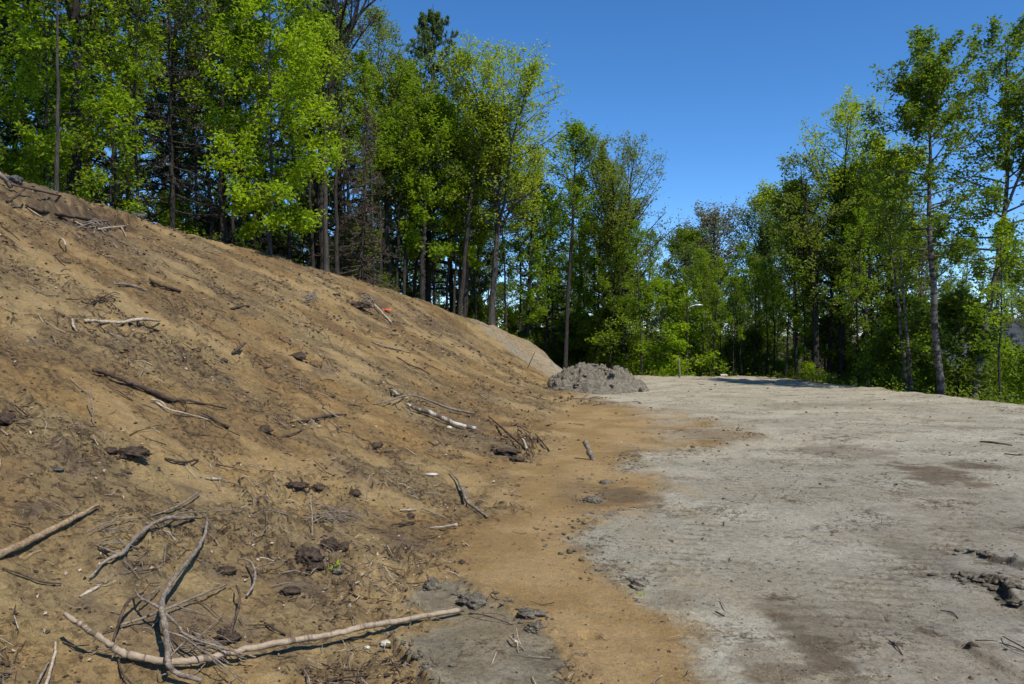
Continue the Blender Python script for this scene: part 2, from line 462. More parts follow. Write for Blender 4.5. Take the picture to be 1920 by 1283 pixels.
def mat_leaf(name, c1, c2, trans=0.4, tcol=None, spec=0.25):
    m, n, o = new_mat(name)
    a = n.nodes.new('ShaderNodeAttribute'); a.attribute_name = 'tint'
    oi = n.nodes.new('ShaderNodeObjectInfo')
    c = mixc(n, a.outputs['Fac'], c1, c2)
    c = mixc(n, 1.0, c, mixc(n, oi.outputs['Random'], (.86, .9, .9), (1.14, 1.06, 1.0)), 'MULTIPLY')
    b = n.nodes.new('ShaderNodeBsdfPrincipled'); b.inputs['Roughness'].default_value = 0.55
    b.inputs['Specular IOR Level'].default_value = spec
    n.links.new(c, b.inputs['Base Color'])
    t = n.nodes.new('ShaderNodeBsdfTranslucent')
    tc_ = mixc(n, 1.0, c, tcol or (1.15, 1.2, 0.5), 'MULTIPLY')
    n.links.new(tc_, t.inputs['Color'])
    mx = n.nodes.new('ShaderNodeMixShader'); mx.inputs[0].default_value = trans
    n.links.new(b.outputs[0], mx.inputs[1]); n.links.new(t.outputs[0], mx.inputs[2])
    n.links.new(mx.outputs[0], o.inputs[0])
    return m

def mat_plain(name, c, rough=0.6, metal=0.0):
    m, n, o = new_mat(name)
    b = n.nodes.new('ShaderNodeBsdfPrincipled')
    f = noise_node(n, 14, 4, 0.6)
    k = mixc(n, f, tuple(v * .85 for v in c), tuple(min(v * 1.12, 1) for v in c))
    n.links.new(k, b.inputs['Base Color'])
    b.inputs['Roughness'].default_value = rough; b.inputs['Metallic'].default_value = metal
    n.links.new(b.outputs[0], o.inputs[0])
    return m

M = dict(
    ground=mat_ground(),
    bark_dark=mat_rough('bark_dark', (.030, .026, .022), (.075, .066, .056), 6, .8, .05, (3, 3, .5)),
    bark_grey=mat_rough('bark_grey', (.042, .037, .032), (.105, .095, .082), 6, .7, .04, (3, 3, .5)),
    bark_brown=mat_rough('bark_brown', (.045, .034, .026), (.11, .085, .065), 6, .8, .04, (3, 3, .5)),
    bark_birch=mat_birch('bark_birch', (.135, .125, .108), (.04, .035, .03), 5, (.45, .58)),
    birch_log=mat_birch('birch_log', (.33, .255, .175), (.15, .11, .075), 14, (.54, .62)),
    birch_patchy=mat_birch('birch_patchy', (.46, .42, .35), (.10, .075, .055), 3.2, (.42, .56)),
    wood_tan=mat_rough('wood_tan', (.20, .135, .075), (.34, .25, .15), 14, .5, .01, (1, 1, 1)),
    wood_grey=mat_rough('wood_grey', (.13, .105, .08), (.26, .215, .165), 18, .5, .01),
    wood_dark=mat_rough('wood_dark', (.045, .031, .022), (.11, .077, .052), 16, .5, .01),
    wood_pale=mat_rough('wood_pale', (.28, .22, .15), (.46, .38, .28), 20, .4, .01),
    clod_dark=mat_rough('clod_dark', (.055, .038, .026), (.135, .096, .066), 18, .9, .03),
    clod_grey=mat_rough('clod_grey', (.125, .108, .08), (.29, .25, .185), 14, 1.0, .03),
    clod_tan=mat_rough('clod_tan', (.15, .095, .05), (.27, .175, .085), 16, .9, .03),
    stone_pale=mat_rough('stone_pale', (.36, .31, .24), (.55, .49, .40), 18, .4, .01),
    stone_grey=mat_rough('stone_grey', (.05, .048, .045), (.115, .11, .10), 10, .7, .03),
    leaf_lime=mat_leaf('leaf_lime', (.23, .35, .012), (.43, .55, .020), .52),
    leaf_green=mat_leaf('leaf_green', (.155, .245, .013), (.34, .46, .02), .56),
    leaf_mid=mat_leaf('leaf_mid', (.125, .185, .016), (.27, .345, .026), .55),
    leaf_dark=mat_leaf('leaf_dark', (.085, .13, .016), (.19, .26, .024), .52),
    leaf_olive=mat_leaf('leaf_olive', (.15, .21, .03), (.30, .37, .055), .5, (1.1, 1.1, .6)),
    leaf_yellow=mat_leaf('leaf_yellow', (.29, .39, .022), (.52, .60, .04), .54, (1.1, 1.1, .5)),
    leaf_bud=mat_leaf('leaf_bud', (.17, .165, .09), (.29, .28, .15), .35, (1, 1, .7)),
    needle_dark=mat_leaf('needle_dark', (.028, .055, .022), (.08, .125, .042), .22),
    needle_olive=mat_leaf('needle_olive', (.085, .13, .042), (.20, .255, .08), .34),
    needle_dead=mat_leaf('needle_dead', (.09, .075, .06), (.19, .16, .12), .15, (1, 1, 1)),
)

# ------------------------------------------------------------------ ground sheet
def build_ground():
    fine = np.arange(-36.5, 36.6, 0.13)
    side = []
    a = 36.6; st = 0.2
    while a < 180:
        side.append(a); a += st; st = min(st * 1.12, 4.0)
    th = np.radians(np.concatenate([-np.array(side)[::-1], fine, np.array(side)]))
    r = np.concatenate([np.exp(np.arange(math.log(2.2), math.log(11), 0.0038)), np.exp(np.arange(math.log(11), math.log(40), 0.0070)), np.exp(np.linspace(math.log(40.4), math.log(900), 60))])
    r = np.concatenate([[0.25, 0.6, 1.0, 1.4, 1.8], r])
    A, Rr = np.meshgrid(th, r, indexing='ij')
    X = np.sin(A) * Rr; Y = np.cos(A) * Rr
    h, z = relief(X.ravel(), Y.ravel())
    x = X.ravel(); y = Y.ravel()
    Z = H0(x, y) + h
    fade = sst(75, 200, np.hypot(x, y))
    Z = Z * (1 - fade) + fade * -3.0
    nA, nR = A.shape
    idx = np.arange(nA * nR).reshape(nA, nR)
    nx = np.roll(idx, -1, axis=0)
    F = np.stack([idx[:, :-1], idx[:, 1:], nx[:, 1:], nx[:, :-1]], -1).reshape(-1, 4)
    V = np.stack([x, y, Z], -1)
    cen = len(V)
    V = np.vstack([V, [[0, 0, float(Z[idx[:, 0]].mean())]]])
    T = np.stack([idx[:, 0], nx[:, 0], np.full(nA, cen)], -1)
    # soil colours
    def L(c1, c2, t): return np.array(c1)[None] * (1 - t[:, None]) + np.array(c2)[None] * t[:, None]
    n1 = sst(-.6, .6, fbm(x * .35, y * .35, 61, 4)); n2 = sst(-.5, .6, fbm(x * 1.4, y * 1.4, 62, 4)); n3 = sst(-.4, .7, fbm(x * 5, y * 5, 63, 3))
    n1 = sst(-.3, .3, fbm(x * .35, y * .35, 61, 4))
    hillc = L((.27, .168, .062), (.265, .195, .092), n1)
    n2 = sst(-.35, .45, fbm(x * 1.4, y * 1.4, 62, 4))
    hillc = hillc * (1 - .5 * n2[:, None]) + L((.19, .128, .060), (.29, .198, .085), n1) * .5 * n2[:, None]
    up = sst(2.0, 4.5, Z) * .7                                            # upper slope: browner, more litter
    hillc = hillc * (1 - .60 * up[:, None]) + np.array((.18, .122, .070)) * .60 * up[:, None]
    pm = sst(-.15, .45, fbm(x * .75 + 7, y * .95, 76, 5) + .35 * gn(x * 3, y * 3, 77) + .15 * sst(1.5, -2.5, x) * sst(10, 5, y))
    hillc = hillc * (1 - .42 * pm[:, None]) + L((.125, .085, .046), (.165, .118, .066), n3) * .42 * pm[:, None]
    pale = (1 - pm) * sst(-.05, .4, fbm(x * .55, y * .8, 94, 4) + .12)
    hillc = hillc * (1 - .65 * pale[:, None]) + L((.315, .215, .095), (.35, .255, .125), n3) * .65 * pale[:, None]
    # organic crumbs: darker soil sits on the lumpy patches
    cr = z['clump'] * sst(-.1, .6, z['r2'] * .5 + z['r3'] * .6 + z['r4'] * .5 + .25 * (n2 - .5))
    cr2 = sst(.30, .55, gn(x * 14, y * 14, 64) * .45 + gn(x * 30, y * 30, 65) * .5 + gn(x * 5, y * 5, 74) * .25 + .22 * (z['clump'] - .5))
    dk = np.zeros(len(x))
    for c, rx, ry in DARKW:
        q = ((x - c[0]) / rx) ** 2 + ((y - c[1]) / ry) ** 2
        dk = np.maximum(dk, np.exp(-q) * sst(-.5, .4, fbm(x * 4, y * 4, 66, 3) + .3))
    hillc = hillc * (1 - (.42 * cr)[:, None]) + np.array((.105, .072, .040)) * (.42 * cr)[:, None]
    hillc = hillc * (1 - (.55 * cr2)[:, None]) + np.array((.075, .050, .029)) * (.55 * cr2)[:, None]
    hillc = hillc * (1 - (.75 * dk)[:, None]) + L((.085, .062, .046), (.15, .115, .085), n3) * (.75 * dk)[:, None]
    sandc = L((.275, .180, .075), (.345, .235, .108), n2)
    g1 = sst(-.5, .6, fbm(x * .5 + 4, y * .9, 67, 4))
    greyc = L((.325, .300, .225), (.425, .390, .295), g1)
    fy = sst(9, 22, y)
    greyc = greyc * (1 - .45 * fy[:, None]) + L((.37, .32, .22), (.45, .39, .27), n2) * .5 * fy[:, None]
    near = sst(0.8, 3.0, x) * sst(11, 5.5, y)                                # bluer clay by the ruts
    greyc = greyc * (1 - .55 * near[:, None]) + L((.22, .205, .165), (.27, .25, .205), n2) * .55 * near[:, None]
    cr3 = sst(.42, .62, gn(x * 9, y * 16, 68) * .5 + gn(x * 22, y * 34, 69) * .5 + .3 * gn(x * 1.2, y * 1.2, 75))
    greyc = greyc * (1 - (.6 * cr3)[:, None]) + np.array((.13, .108, .07)) * (.6 * cr3)[:, None]
    dm = np.zeros(len(x))
    for c, rx, ry, k in DAMP:
        q = ((x - c[0]) / rx) ** 2 + ((y - c[1]) / ry) ** 2
        dm = np.maximum(dm, k * sst(-.25, .75, 1.0 - q + .75 * fbm(x * 3, y * 5, 70, 5)) * (q < 5))
    slabc = L((.19, .165, .110), (.255, .222, .155), n3)
    slipc = L((.33, .255, .155), (.30, .26, .19), n1)
    c = hillc
    for w, cc in ((z['slip'], slipc), (z['sand'], sandc), (z['slab'], slabc), (z['grey'], greyc)):
        c = c * (1 - w[:, None]) + cc * w[:, None]
    dsa, _ = seg_dist(x, y, SAND)
    wash = (np.exp(-dsa / .55) * sst(-.3, .5, fbm(x * 2.2, y * 1.3, 79, 4)) * .5 + .10 * sst(.0, .6, fbm(x * .45, y * .9, 80, 4))) * (z['grey'] + z['slab'] * .7) * sst(20, 8, np.abs(y - 8))
    c = c * (1 - wash[:, None]) + sandc * wash[:, None]
    c = c * (1 - .85 * dm[:, None]) + L((.105, .078, .048), (.15, .105, .062), n2) * .85 * dm[:, None]
    td = (.85 * z['trd'])[:, None]
    c = c * (1 - td) + np.array((.125, .105, .072)) * td
    rd = (.9 * z['rut_shade'])[:, None]
    c = c * (1 - rd) + np.array((.040, .034, .025)) * rd  # shade under the rut lips, put into the ground colour
    # woodland floor beyond the rim and above the crest
    out = np.maximum(sst(.3, 1.8, np.where(z['es'] > 0, z['ed'], 0)), 0)
    xt = np.interp(y, TY, TX); xc = np.interp(y, CY, CX)
    bey = sst(.2, 1.6, xc - x + .5 * z['r1'])
    out = np.where(xt - x > .5, bey, out)
    floor = L((.075, .052, .032), (.135, .10, .06), n3)
    moss = sst(.1, .6, fbm(x * 1.1, y * 1.1, 73, 3))[:, None] * .5
    floor = floor * (1 - moss) + np.array((.075, .085, .025)) * moss
    c = c * (1 - out[:, None]) + floor * out[:, None]
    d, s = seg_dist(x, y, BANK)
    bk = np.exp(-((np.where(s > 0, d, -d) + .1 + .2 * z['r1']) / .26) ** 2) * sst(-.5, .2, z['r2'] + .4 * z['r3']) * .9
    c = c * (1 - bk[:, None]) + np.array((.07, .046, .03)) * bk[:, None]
    mulch = np.zeros(len(x)) + pm * z['hill']
    crumb = z['hill'] * (.50 + .25 * z['clump'] + .40 * mulch) + (.26 + .5 * sst(0, .5, fbm(x * 1.1, y * 1.6, 78, 4))) * (z['grey'] + z['slab']) + .12 * z['sand'] + .45 * z['slip']
    crumb = crumb * (1 - .72 * pale * z['hill'])
    crumb = np.append(crumb * (1 - out) + out, 0)
    c = np.vstack([c, c[:1]])
    col = np.concatenate([np.clip(c, .01, .9), np.ones((len(c), 1))], 1)
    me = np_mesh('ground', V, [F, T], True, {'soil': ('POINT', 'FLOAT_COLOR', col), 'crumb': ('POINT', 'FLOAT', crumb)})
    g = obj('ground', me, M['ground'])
    tag(g, kind='structure')
    g['label'] = 'tan dirt slope running down to a flat grey clay clearing'
    return g
build_ground()

# ------------------------------------------------------------------ tubes and trees
def nrm(v): return v / np.maximum(np.linalg.norm(v, axis=-1, keepdims=True), 1e-9)

def tubes(P, Rr, sides, cap=False):
    """P (N,K,3), Rr (N,K) -> verts, quads"""
    N, K, _ = P.shape
    Tn = np.empty_like(P)
    Tn[:, 1:-1] = P[:, 2:] - P[:, :-2]; Tn[:, 0] = P[:, 1] - P[:, 0]; Tn[:, -1] = P[:, -1] - P[:, -2]
    Tn = nrm(Tn)
    ref = np.where(np.abs(Tn[:, :1, 2:3]) > .9, np.array([1., 0, 0]), np.array([0, 0, 1.]))
    U = nrm(np.cross(Tn, np.broadcast_to(ref, Tn.shape)))
    Vv = np.cross(Tn, U)
    a = np.arange(sides) * 2 * math.pi / sides
    C = np.cos(a)[None, None, :, None]; S = np.sin(a)[None, None, :, None]
    pts = P[:, :, None, :] + Rr[:, :, None, None] * (C * U[:, :, None, :] + S * Vv[:, :, None, :])
    idx = np.arange(N * K * sides).reshape(N, K, sides)
    a0 = idx[:, :-1]; a1 = idx[:, 1:]
    b0 = np.roll(a0, -1, 2); b1 = np.roll(a1, -1, 2)
    F = np.stack([a0, b0, b1, a1], -1).reshape(-1, 4)
    return pts.reshape(-1, 3), F

class Buf:
    def __init__(s): s.V = []; s.F = []; s.n = 0; s.al = []
    def add(s, V, F, al=None):
        s.V.append(V); s.F.append(F + s.n); s.n += len(V)
        s.al.append(np.zeros(len(V)) if al is None else al)
    def mesh(s, name, smooth=True):
        V = np.concatenate(s.V); F3 = [f for f in s.F if f.shape[1] == 3]; F4 = [f for f in s.F if f.shape[1] == 4]
        Fs = []
        if F4: Fs.append(np.concatenate(F4))
        if F3: Fs.append(np.concatenate(F3))
        return np_mesh(name, V, Fs, smooth, {'along': ('POINT', 'FLOAT', np.concatenate(s.al))})

def grow(rng, S, D, L, r0, K, up=0.0, wig=0.15, tip=0.25):
    N = len(S)
    P = np.empty((N, K, 3)); P[:, 0] = S
    d = nrm(D).copy()
    up = np.broadcast_to(np.asarray(up, float), (N,))
    for k in range(1, K):
        d = d + rng.normal(0, wig, (N, 3)) / math.sqrt(K)
        d[:, 2] += up / (K - 1)
        d = nrm(d)
        P[:, k] = P[:, k - 1] + d * (L / (K - 1))[:, None]
    t = np.linspace(0, 1, K)[None]
    Rr = r0[:, None] * (1 - (1 - tip) * t)
    return P, Rr

def spawn(rng, P, Rr, L, m, u0, u1, ang, ratio, rr, K, up, wig, taper=.6, az=None, flatness=0.0):
    N, Kp, _ = P.shape
    u = u0 + (u1 - u0) * (np.arange(m)[None] + rng.random((N, m))) / m
    f = u * (Kp - 1); i = np.minimum(f.astype(int), Kp - 2); fr = (f - i)[..., None]
    n = np.arange(N)[:, None]
    S = P[n, i] * (1 - fr) + P[n, i + 1] * fr
    T = nrm(P[n, i + 1] - P[n, i])
    rad = Rr[n, i] * (1 - fr[..., 0]) + Rr[n, i + 1] * fr[..., 0]
    q = rng.normal(0, 1, (N, m, 3))
    q[..., 2] *= (1 - flatness)
    q = nrm(q - (q * T).sum(-1, keepdims=True) * T)
    a = np.radians(ang[0] + (ang[1] - ang[0]) * rng.random((N, m)))[..., None]
    D = np.cos(a) * T + np.sin(a) * q
    Ls = L[:, None] * ratio * (1 - taper * u) * rng.uniform(.65, 1.25, (N, m))
    r0 = np.minimum(rad * rr, rad * .9)
    P2, R2 = grow(rng, S.reshape(-1, 3), D.reshape(-1, 3), Ls.ravel(), r0.ravel(), K, up, wig)
    return P2, R2, Ls.ravel()

def leaves(rng, P, n_per, size, spread, u0=.15, asp=.55, upb=.5, needle=False):
    N, K, _ = P.shape
    u = u0 + (1 - u0) * rng.random((N, n_per)); f = u * (K - 1); i = np.minimum(f.astype(int), K - 2); fr = (f - i)[..., None]
    n = np.arange(N)[:, None]
    C = P[n, i] * (1 - fr) + P[n, i + 1] * fr
    T = nrm(P[n, i + 1] - P[n, i]).reshape(-1, 3)
    C = C.reshape(-1, 3) + rng.normal(0, spread, (N * n_per, 3))
    m = len(C)
    s = size * rng.uniform(.6, 1.3, m)[:, None]
    if needle:
        a = nrm(T * .9 + rng.normal(0, .55, (m, 3)) + np.array([0, 0, .15]))
    else:
        a = nrm(rng.normal(0, 1, (m, 3)) * np.array([1, 1, .55]) + T * .5 + np.array([0, 0, -.25]))
    nn = nrm(rng.normal(0, .8, (m, 3)) + np.array([0, 0, upb]))
    b = nrm(np.cross(nn, a)); nn = np.cross(a, b)
    hw = s * asp * .5
    V = np.empty((m, 4, 3))
    V[:, 0] = C - a * s * .5
    V[:, 1] = C + b * hw + nn * s * .12
    V[:, 2] = C + a * s * .5 - nn * s * .06
    V[:, 3] = C - b * hw + nn * s * .12
    F = np.arange(m * 4).reshape(m, 4)
    # per-leaf tint, with clumps that share a tone
    tone = np.repeat(rng.random(N), n_per) * .5 + rng.random(m) * .5
    return V.reshape(-1, 3), F, np.repeat(tone, 4)

SHAPES = {
    'oval': lambda t: np.sin(np.pi * np.clip(t * .86 + .12, 0, 1)) ** .7,
    'cone': lambda t: (1 - t) * .95 + .06,
    'vase': lambda t: .30 + .70 * np.sin(np.pi * np.clip(t * .88 + .10, 0, 1)),
    'column': lambda t: .55 + .45 * np.sin(np.pi * np.clip(t, 0, 1)),
    'top': lambda t: np.clip(t * 1.6, .15, 1) * (1.05 - .55 * t ** 3),
    'pine': lambda t: (.35 + .65 * np.clip(t * 3, 0, 1)) * (1 - t) ** .75 + .05,
}

def tree_mesh(seed, h, r0, path=None, t0=.35, n1=26, L1=2.5, shape='oval', el=(10, 60), up1=.25, wig1=.25, n2=7, ratio2=.45, ang2=(25, 60), up2=.15,
              n3=5, ratio3=.45, nl=9, leaf=.12, spread=.09, asp=.55, needle=False, flat=0.0, leaders=0, lead_t=.35, lead_ang=(18, 38), lead_len=.7, wigt=.022, upb=.5, u0l=.1, t1=.99, tw=1.0):
    """one broadleaf or conifer: (wood mesh, leaf mesh), origin at its foot; path = [(x,y,z)...] of the trunk relative to the foot"""
    rng = np.random.default_rng(seed)
    wood = Buf()
    K = 14
    if path is None:
        path = [(0, 0, 0), (rng.normal(0, .02) * h, rng.normal(0, .02) * h, h * .5), (rng.normal(0, .03) * h, rng.normal(0, .03) * h, h)]
    path = np.array(path, float)
    tt = np.linspace(0, 1, len(path)); tk = np.linspace(0, 1, K)
    # smooth path
    P = np.stack([np.interp(tk, tt, path[:, j]) for j in range(3)], -1)
    for _ in range(2): P[1:-1] = .25 * P[:-2] + .5 * P[1:-1] + .25 * P[2:]
    P[1:-1, :2] += rng.normal(0, wigt, (K - 2, 2))
    Rt = r0 * ((1 - tk) ** .85 * .88 + .05)
    Rt[0] *= 1.35
    P[0, 2] -= .3
    TP = P[None]; TR = Rt[None]
    V, F = tubes(TP, TR, 9); wood.add(V, F, np.repeat(tk * h, 9))
    stems_P = [TP[0]]; stems_R = [TR[0]]; stems_L = [h]; stem_t = [(t0, t1)]
    if leaders:
        lp, lr, ll = spawn(rng, TP, TR, np.array([h]), leaders, lead_t, min(lead_t + .3, .8), lead_ang, lead_len * 1.05, .72, K, .22, .22, taper=.95)
        V, F = tubes(lp, lr, 7); wood.add(V, F)
        for a, b, c in zip(lp, lr, ll): stems_P.append(a); stems_R.append(b); stems_L.append(c); stem_t.append((.22, 1.0))
    allP = []
    for sP, sR, sL, (ta, tb) in zip(stems_P, stems_R, stems_L, stem_t):
        main = sP is stems_P[0]
        m = n1 if main else max(int(n1 * .55), 5)
        u = ta + (tb - ta) * (np.arange(m) + rng.random(m)) / m
        f = u * (K - 1); i = np.minimum(f.astype(int), K - 2); fr = (f - i)[:, None]
        S = sP[i] * (1 - fr) + sP[i + 1] * fr
        T = nrm(sP[i + 1] - sP[i])
        rad = sR[i] * (1 - fr[:, 0]) + sR[i + 1] * fr[:, 0]
        q = (u - ta) / (tb - ta)
        az = np.arange(m) * 2.39996 + rng.normal(0, .5, m)
        e = np.radians(el[0] + (el[1] - el[0]) * q + rng.normal(0, 7, m))
        D = np.stack([np.cos(e) * np.cos(az), np.cos(e) * np.sin(az), np.sin(e)], -1)
        if not main: D = nrm(D * .8 + T * .5)
        Ls = L1 * SHAPES[shape](q) * rng.uniform(.7, 1.2, m) * (1 if main else .62)
        p1, r1 = grow(rng, S, D, Ls, np.clip(rad * .5, .012 * tw, .12) * np.clip(Ls / L1 + .3, .4, 1), 7, up1, wig1)
        V, F = tubes(p1, r1, 5); wood.add(V, F)
        p2, r2, l2 = spawn(rng, p1, r1, Ls, n2, .2, .98, ang2, ratio2, .55, 5, up2, .35, flatness=flat)
        r2 = np.maximum(r2, .006 * tw)
        V, F = tubes(p2[:, ::2], r2[:, ::2], 3); wood.add(V, F)
        if n3:
            p3, r3, l3 = spawn(rng, p2, r2, l2, n3, .15, .98, (25, 65), ratio3 * 1.2, .6, 3, up2, .35, flatness=flat)
            r3 = np.maximum(r3, .004 * tw)
            V, F = tubes(p3[::3], r3[::3], 3); wood.add(V, F)
            allP.append(p3)
        else:
            allP.append(p2)
    wm = wood.mesh('trunk')
    lv = [leaves(rng, p, max(int(round(nl * .74)), 1), leaf * 1.06, spread, u0l, asp, upb, needle) for p in allP]
    V = np.concatenate([v for v, _, _ in lv]); n = 0; Fs = []
    for v, f, _ in lv: Fs.append(f + n); n += len(v)
    lm = np_mesh('crown', V, [np.concatenate(Fs)], False, {'tint': ('POINT', 'FLOAT', np.concatenate([t for _, _, t in lv]))})
    return wm, lm

NTREE = [0]
def tree(name, label, cat, base, Y, top, leafm, barkm, rpx, via=(), group=None, sink=0.0, seed=None, **kw):
    """base px, depth, top (px,py); trunk half-width in photo px; via = [(px,py)...] of the trunk between foot and top"""
    NTREE[0] += 1
    b = pt(base, HOR, Y); bx, by = b[0], Y
    bz = gz(bx, by) - sink
    foot = np.array([bx, by, bz])
    pts = [np.zeros(3)] + [pt(p, q, Y) - foot for p, q in via] + [pt(top[0], top[1], Y) - foot]
    h = pts[-1][2]
    wm, lm = tree_mesh(seed or NTREE[0] * 13 + 5, h, rpx * .82 * Y / FPX, pts, **kw)
    e = empty(name, foot, label, cat, group)
    obj('trunk', wm, M[barkm], e)
    obj('crown', lm, M[leafm], e)
    return e

# ------------------------------------------------------------------ the trees one can tell apart
CON = dict(shape='pine', el=(0, 35), up1=.05, n2=7, ratio2=.34, ang2=(35, 60), up2=.05, n3=3, needle=True, asp=.16, leaf=.22, spread=.03, flat=.6, upb=.8)
G_L = 'trees along the top of the dirt slope'
G_R = 'trees along the right rim of the clearing'
# --- top left of the bank
tree('pole_tree', 'slim straight grey trunk standing alone on the sod bank, crown out of sight', 'tree', 108, 16.0, (103, -260), 'leaf_green', 'bark_grey', 5.5, via=[(108, 200), (107, 0)], group=G_L, wigt=.006,
     t0=.72, n1=14, L1=1.6, n2=6, n3=4, nl=9, leaf=.11)
tree('forked_tree', 'stout dark forked trunk behind the slim grey pole', 'tree', 138, 19.5, (150, -420), 'leaf_mid', 'bark_dark', 18, via=[(140, 250), (146, 120), (142, -80)], group=G_L,
     t0=.50, n1=18, L1=3.2, n2=7, n3=5, nl=8, leaf=.12, leaders=1, lead_t=.36, lead_ang=(10, 14), lead_len=.75)
tree('beech_tree', 'young bright green beech with layered sprays at left edge', 'tree', 82, 18.3, (70, -90), 'leaf_green', 'bark_grey', 4, via=[(88, 200), (86, 60)], group=G_L,
     t0=.20, n1=34, L1=2.7, shape='column', el=(-8, 35), up1=.0, n2=8, n3=5, nl=9, leaf=.125, flat=.75, upb=1.3, spread=.08)
tree('beech_tree', 'bright green beech half cut off by the left edge', 'tree', -60, 18.8, (-50, -200), 'leaf_green', 'bark_grey', 5, group=G_L,
     t0=.16, n1=36, L1=2.9, shape='column', el=(-8, 35), up1=.0, n2=8, n3=5, nl=10, leaf=.13, flat=.75, upb=1.3)
tree('beech_sapling', 'low leafy beech sapling between the forked trunk and dark hemlock', 'tree', 205, 18.6, (215, 190), 'leaf_green', 'bark_grey', 2.5, group=G_L,
     t0=.12, n1=16, L1=1.3, shape='oval', el=(-5, 30), n2=6, n3=4, nl=7, leaf=.10, flat=.75, upb=1.2)
tree('hemlock_tree', 'dark hemlock with many dead side twigs left of the lime tree', 'tree', 328, 20.5, (312, -160), 'needle_dead', 'bark_dark', 7, via=[(320, 260), (316, 60)], group=G_L,
     t0=.12, n1=90, L1=2.3, **{**CON, 'shape': 'column', 'el': (-15, 15), 'n3': 3, 'leaf': .10, 'asp': .10}, nl=4)
tree('hemlock_tree', 'tall hemlock with grey green needles behind the forked trunk', 'tree', 240, 24, (245, -230), 'needle_dark', 'bark_dark', 8, group=G_L,
     t0=.15, n1=80, L1=3.0, nl=9, **CON)
tree('hemlock_tree', 'dense dark hemlock behind the lime tree', 'tree', 420, 25, (415, -220), 'needle_dark', 'bark_dark', 8, group=G_L,
     t0=.18, n1=80, L1=2.8, nl=9, **CON)
# --- the lime tree and the trunks round it
tree('lime_green_tree', 'brilliant lime green broadleaf tree, largest bright crown on the bank', 'tree', 508, 21.2, (500, -130), 'leaf_lime', 'bark_grey', 5, via=[(510, 300), (506, 100)], group=G_L,
     t0=.10, n1=52, L1=1.95, shape='oval', el=(-12, 45), up1=.08, n2=9, n3=5, nl=11, leaf=.115, spread=.10, flat=.4, upb=.7)
tree('lime_green_tree', 'slender lime green tree just left of the largest bright crown', 'tree', 437, 22, (446, -60), 'leaf_lime', 'bark_dark', 5, group=G_L,
     t0=.35, n1=26, L1=1.25, shape='oval', el=(-8, 40), n2=7, n3=5, nl=8, leaf=.11, flat=.5)
tree('slim_tree', 'slim dark trunk left of the two lime crowns', 'tree', 396, 22.5, (388, -120), 'leaf_mid', 'bark_dark', 6, group=G_L, t0=.55, n1=18, L1=1.6, n2=6, n3=4, nl=8)
tree('slim_tree', 'slim dark trunk under the edge of the lime crowns', 'tree', 413, 21.6, (420, -100), 'leaf_mid', 'bark_dark', 6, group=G_L, t0=.6, n1=16, L1=1.5, n2=6, n3=4, nl=8)
tree('bare_oak', 'tall bare spreading oak with forked limbs against the sky', 'tree', 606, 26, (640, -170), 'leaf_bud', 'bark_dark', 13, via=[(607, 330), (622, 130), (635, 40)], group=G_L,
     t0=.48, n1=16, L1=3.6, shape='vase', el=(25, 70), up1=.35, n2=7, n3=5, nl=2, leaf=.08, leaders=4, lead_t=.44, lead_ang=(20, 42), lead_len=.60, wigt=.08, tw=1.4)
tree('straight_tree', 'straight grey trunk with pale sunlit side right of the bare oak', 'tree', 612, 24, (606, 60), 'leaf_olive', 'bark_grey', 7, group=G_L, t0=.6, n1=18, L1=1.4, n2=6, n3=4, nl=5, leaf=.09)
tree('straight_tree', 'dark straight trunk next to the pale sided grey one', 'tree', 632, 24.5, (628, 90), 'leaf_olive', 'bark_dark', 6, group=G_L, t0=.55, n1=18, L1=1.4, n2=6, n3=4, nl=6, leaf=.09)
tree('dead_spruce', 'grey brown dead spruce full of bare twigs, at mid slope crest', 'tree', 676, 25.5, (690, 205), 'needle_dead', 'bark_brown', 6, group=G_L,
     t0=.05, n1=110, L1=1.45, **{**CON, 'shape': 'cone', 'el': (-20, 10), 'n2': 8, 'leaf': .09, 'asp': .12}, nl=4)
tree('dead_spruce', 'thinner dead brown spruce leaning beside the grey brown one', 'tree', 650, 26.5, (640, 240), 'needle_dead', 'bark_brown', 5, group=G_L,
     t0=.05, n1=80, L1=1.2, **{**CON, 'shape': 'cone', 'el': (-20, 10), 'leaf': .09, 'asp': .12}, nl=4)
tree('olive_tree', 'tall thin leafed olive brown tree between bare oak and pine', 'tree', 735, 30, (705, 30), 'leaf_olive', 'bark_grey', 7, via=[(722, 330)], group=G_L,
     t0=.35, n1=40, L1=2.3, shape='oval', el=(20, 65), n2=7, n3=5, nl=7, leaf=.10, spread=.12)
tree('pine_tree', 'tall feathery pine with a pointed top against the sky', 'tree', 800, 33, (812, 8), 'needle_olive', 'bark_dark', 9, group=G_L,
     t0=.30, n1=120, L1=4.0, nl=9, **{**CON, 'el': (0, 45), 'up1': .3, 'up2': .25, 'leaf': .19, 'n3': 4, 'n2': 8, 'shape': 'pine', 'asp': .20}, t1=.97)
tree('pine_tree', 'shorter dark pine standing right of the feathery one', 'tree', 872, 35, (880, 152), 'needle_olive', 'bark_dark', 7, group=G_L,
     t0=.25, n1=60, L1=1.7, nl=12, **{**CON, 'el': (10, 50), 'up1': .25, 'leaf': .24, 'asp': .2})
tree('maple_tree', 'bushy mid green maple in front of the feathery pine', 'tree', 790, 29.5, (822, 190), 'leaf_green', 'bark_dark', 8, via=[(795, 400)], group=G_L,
     t0=.32, n1=40, L1=1.75, shape='oval', el=(5, 60), n2=8, n3=5, nl=9, leaf=.13, spread=.10)
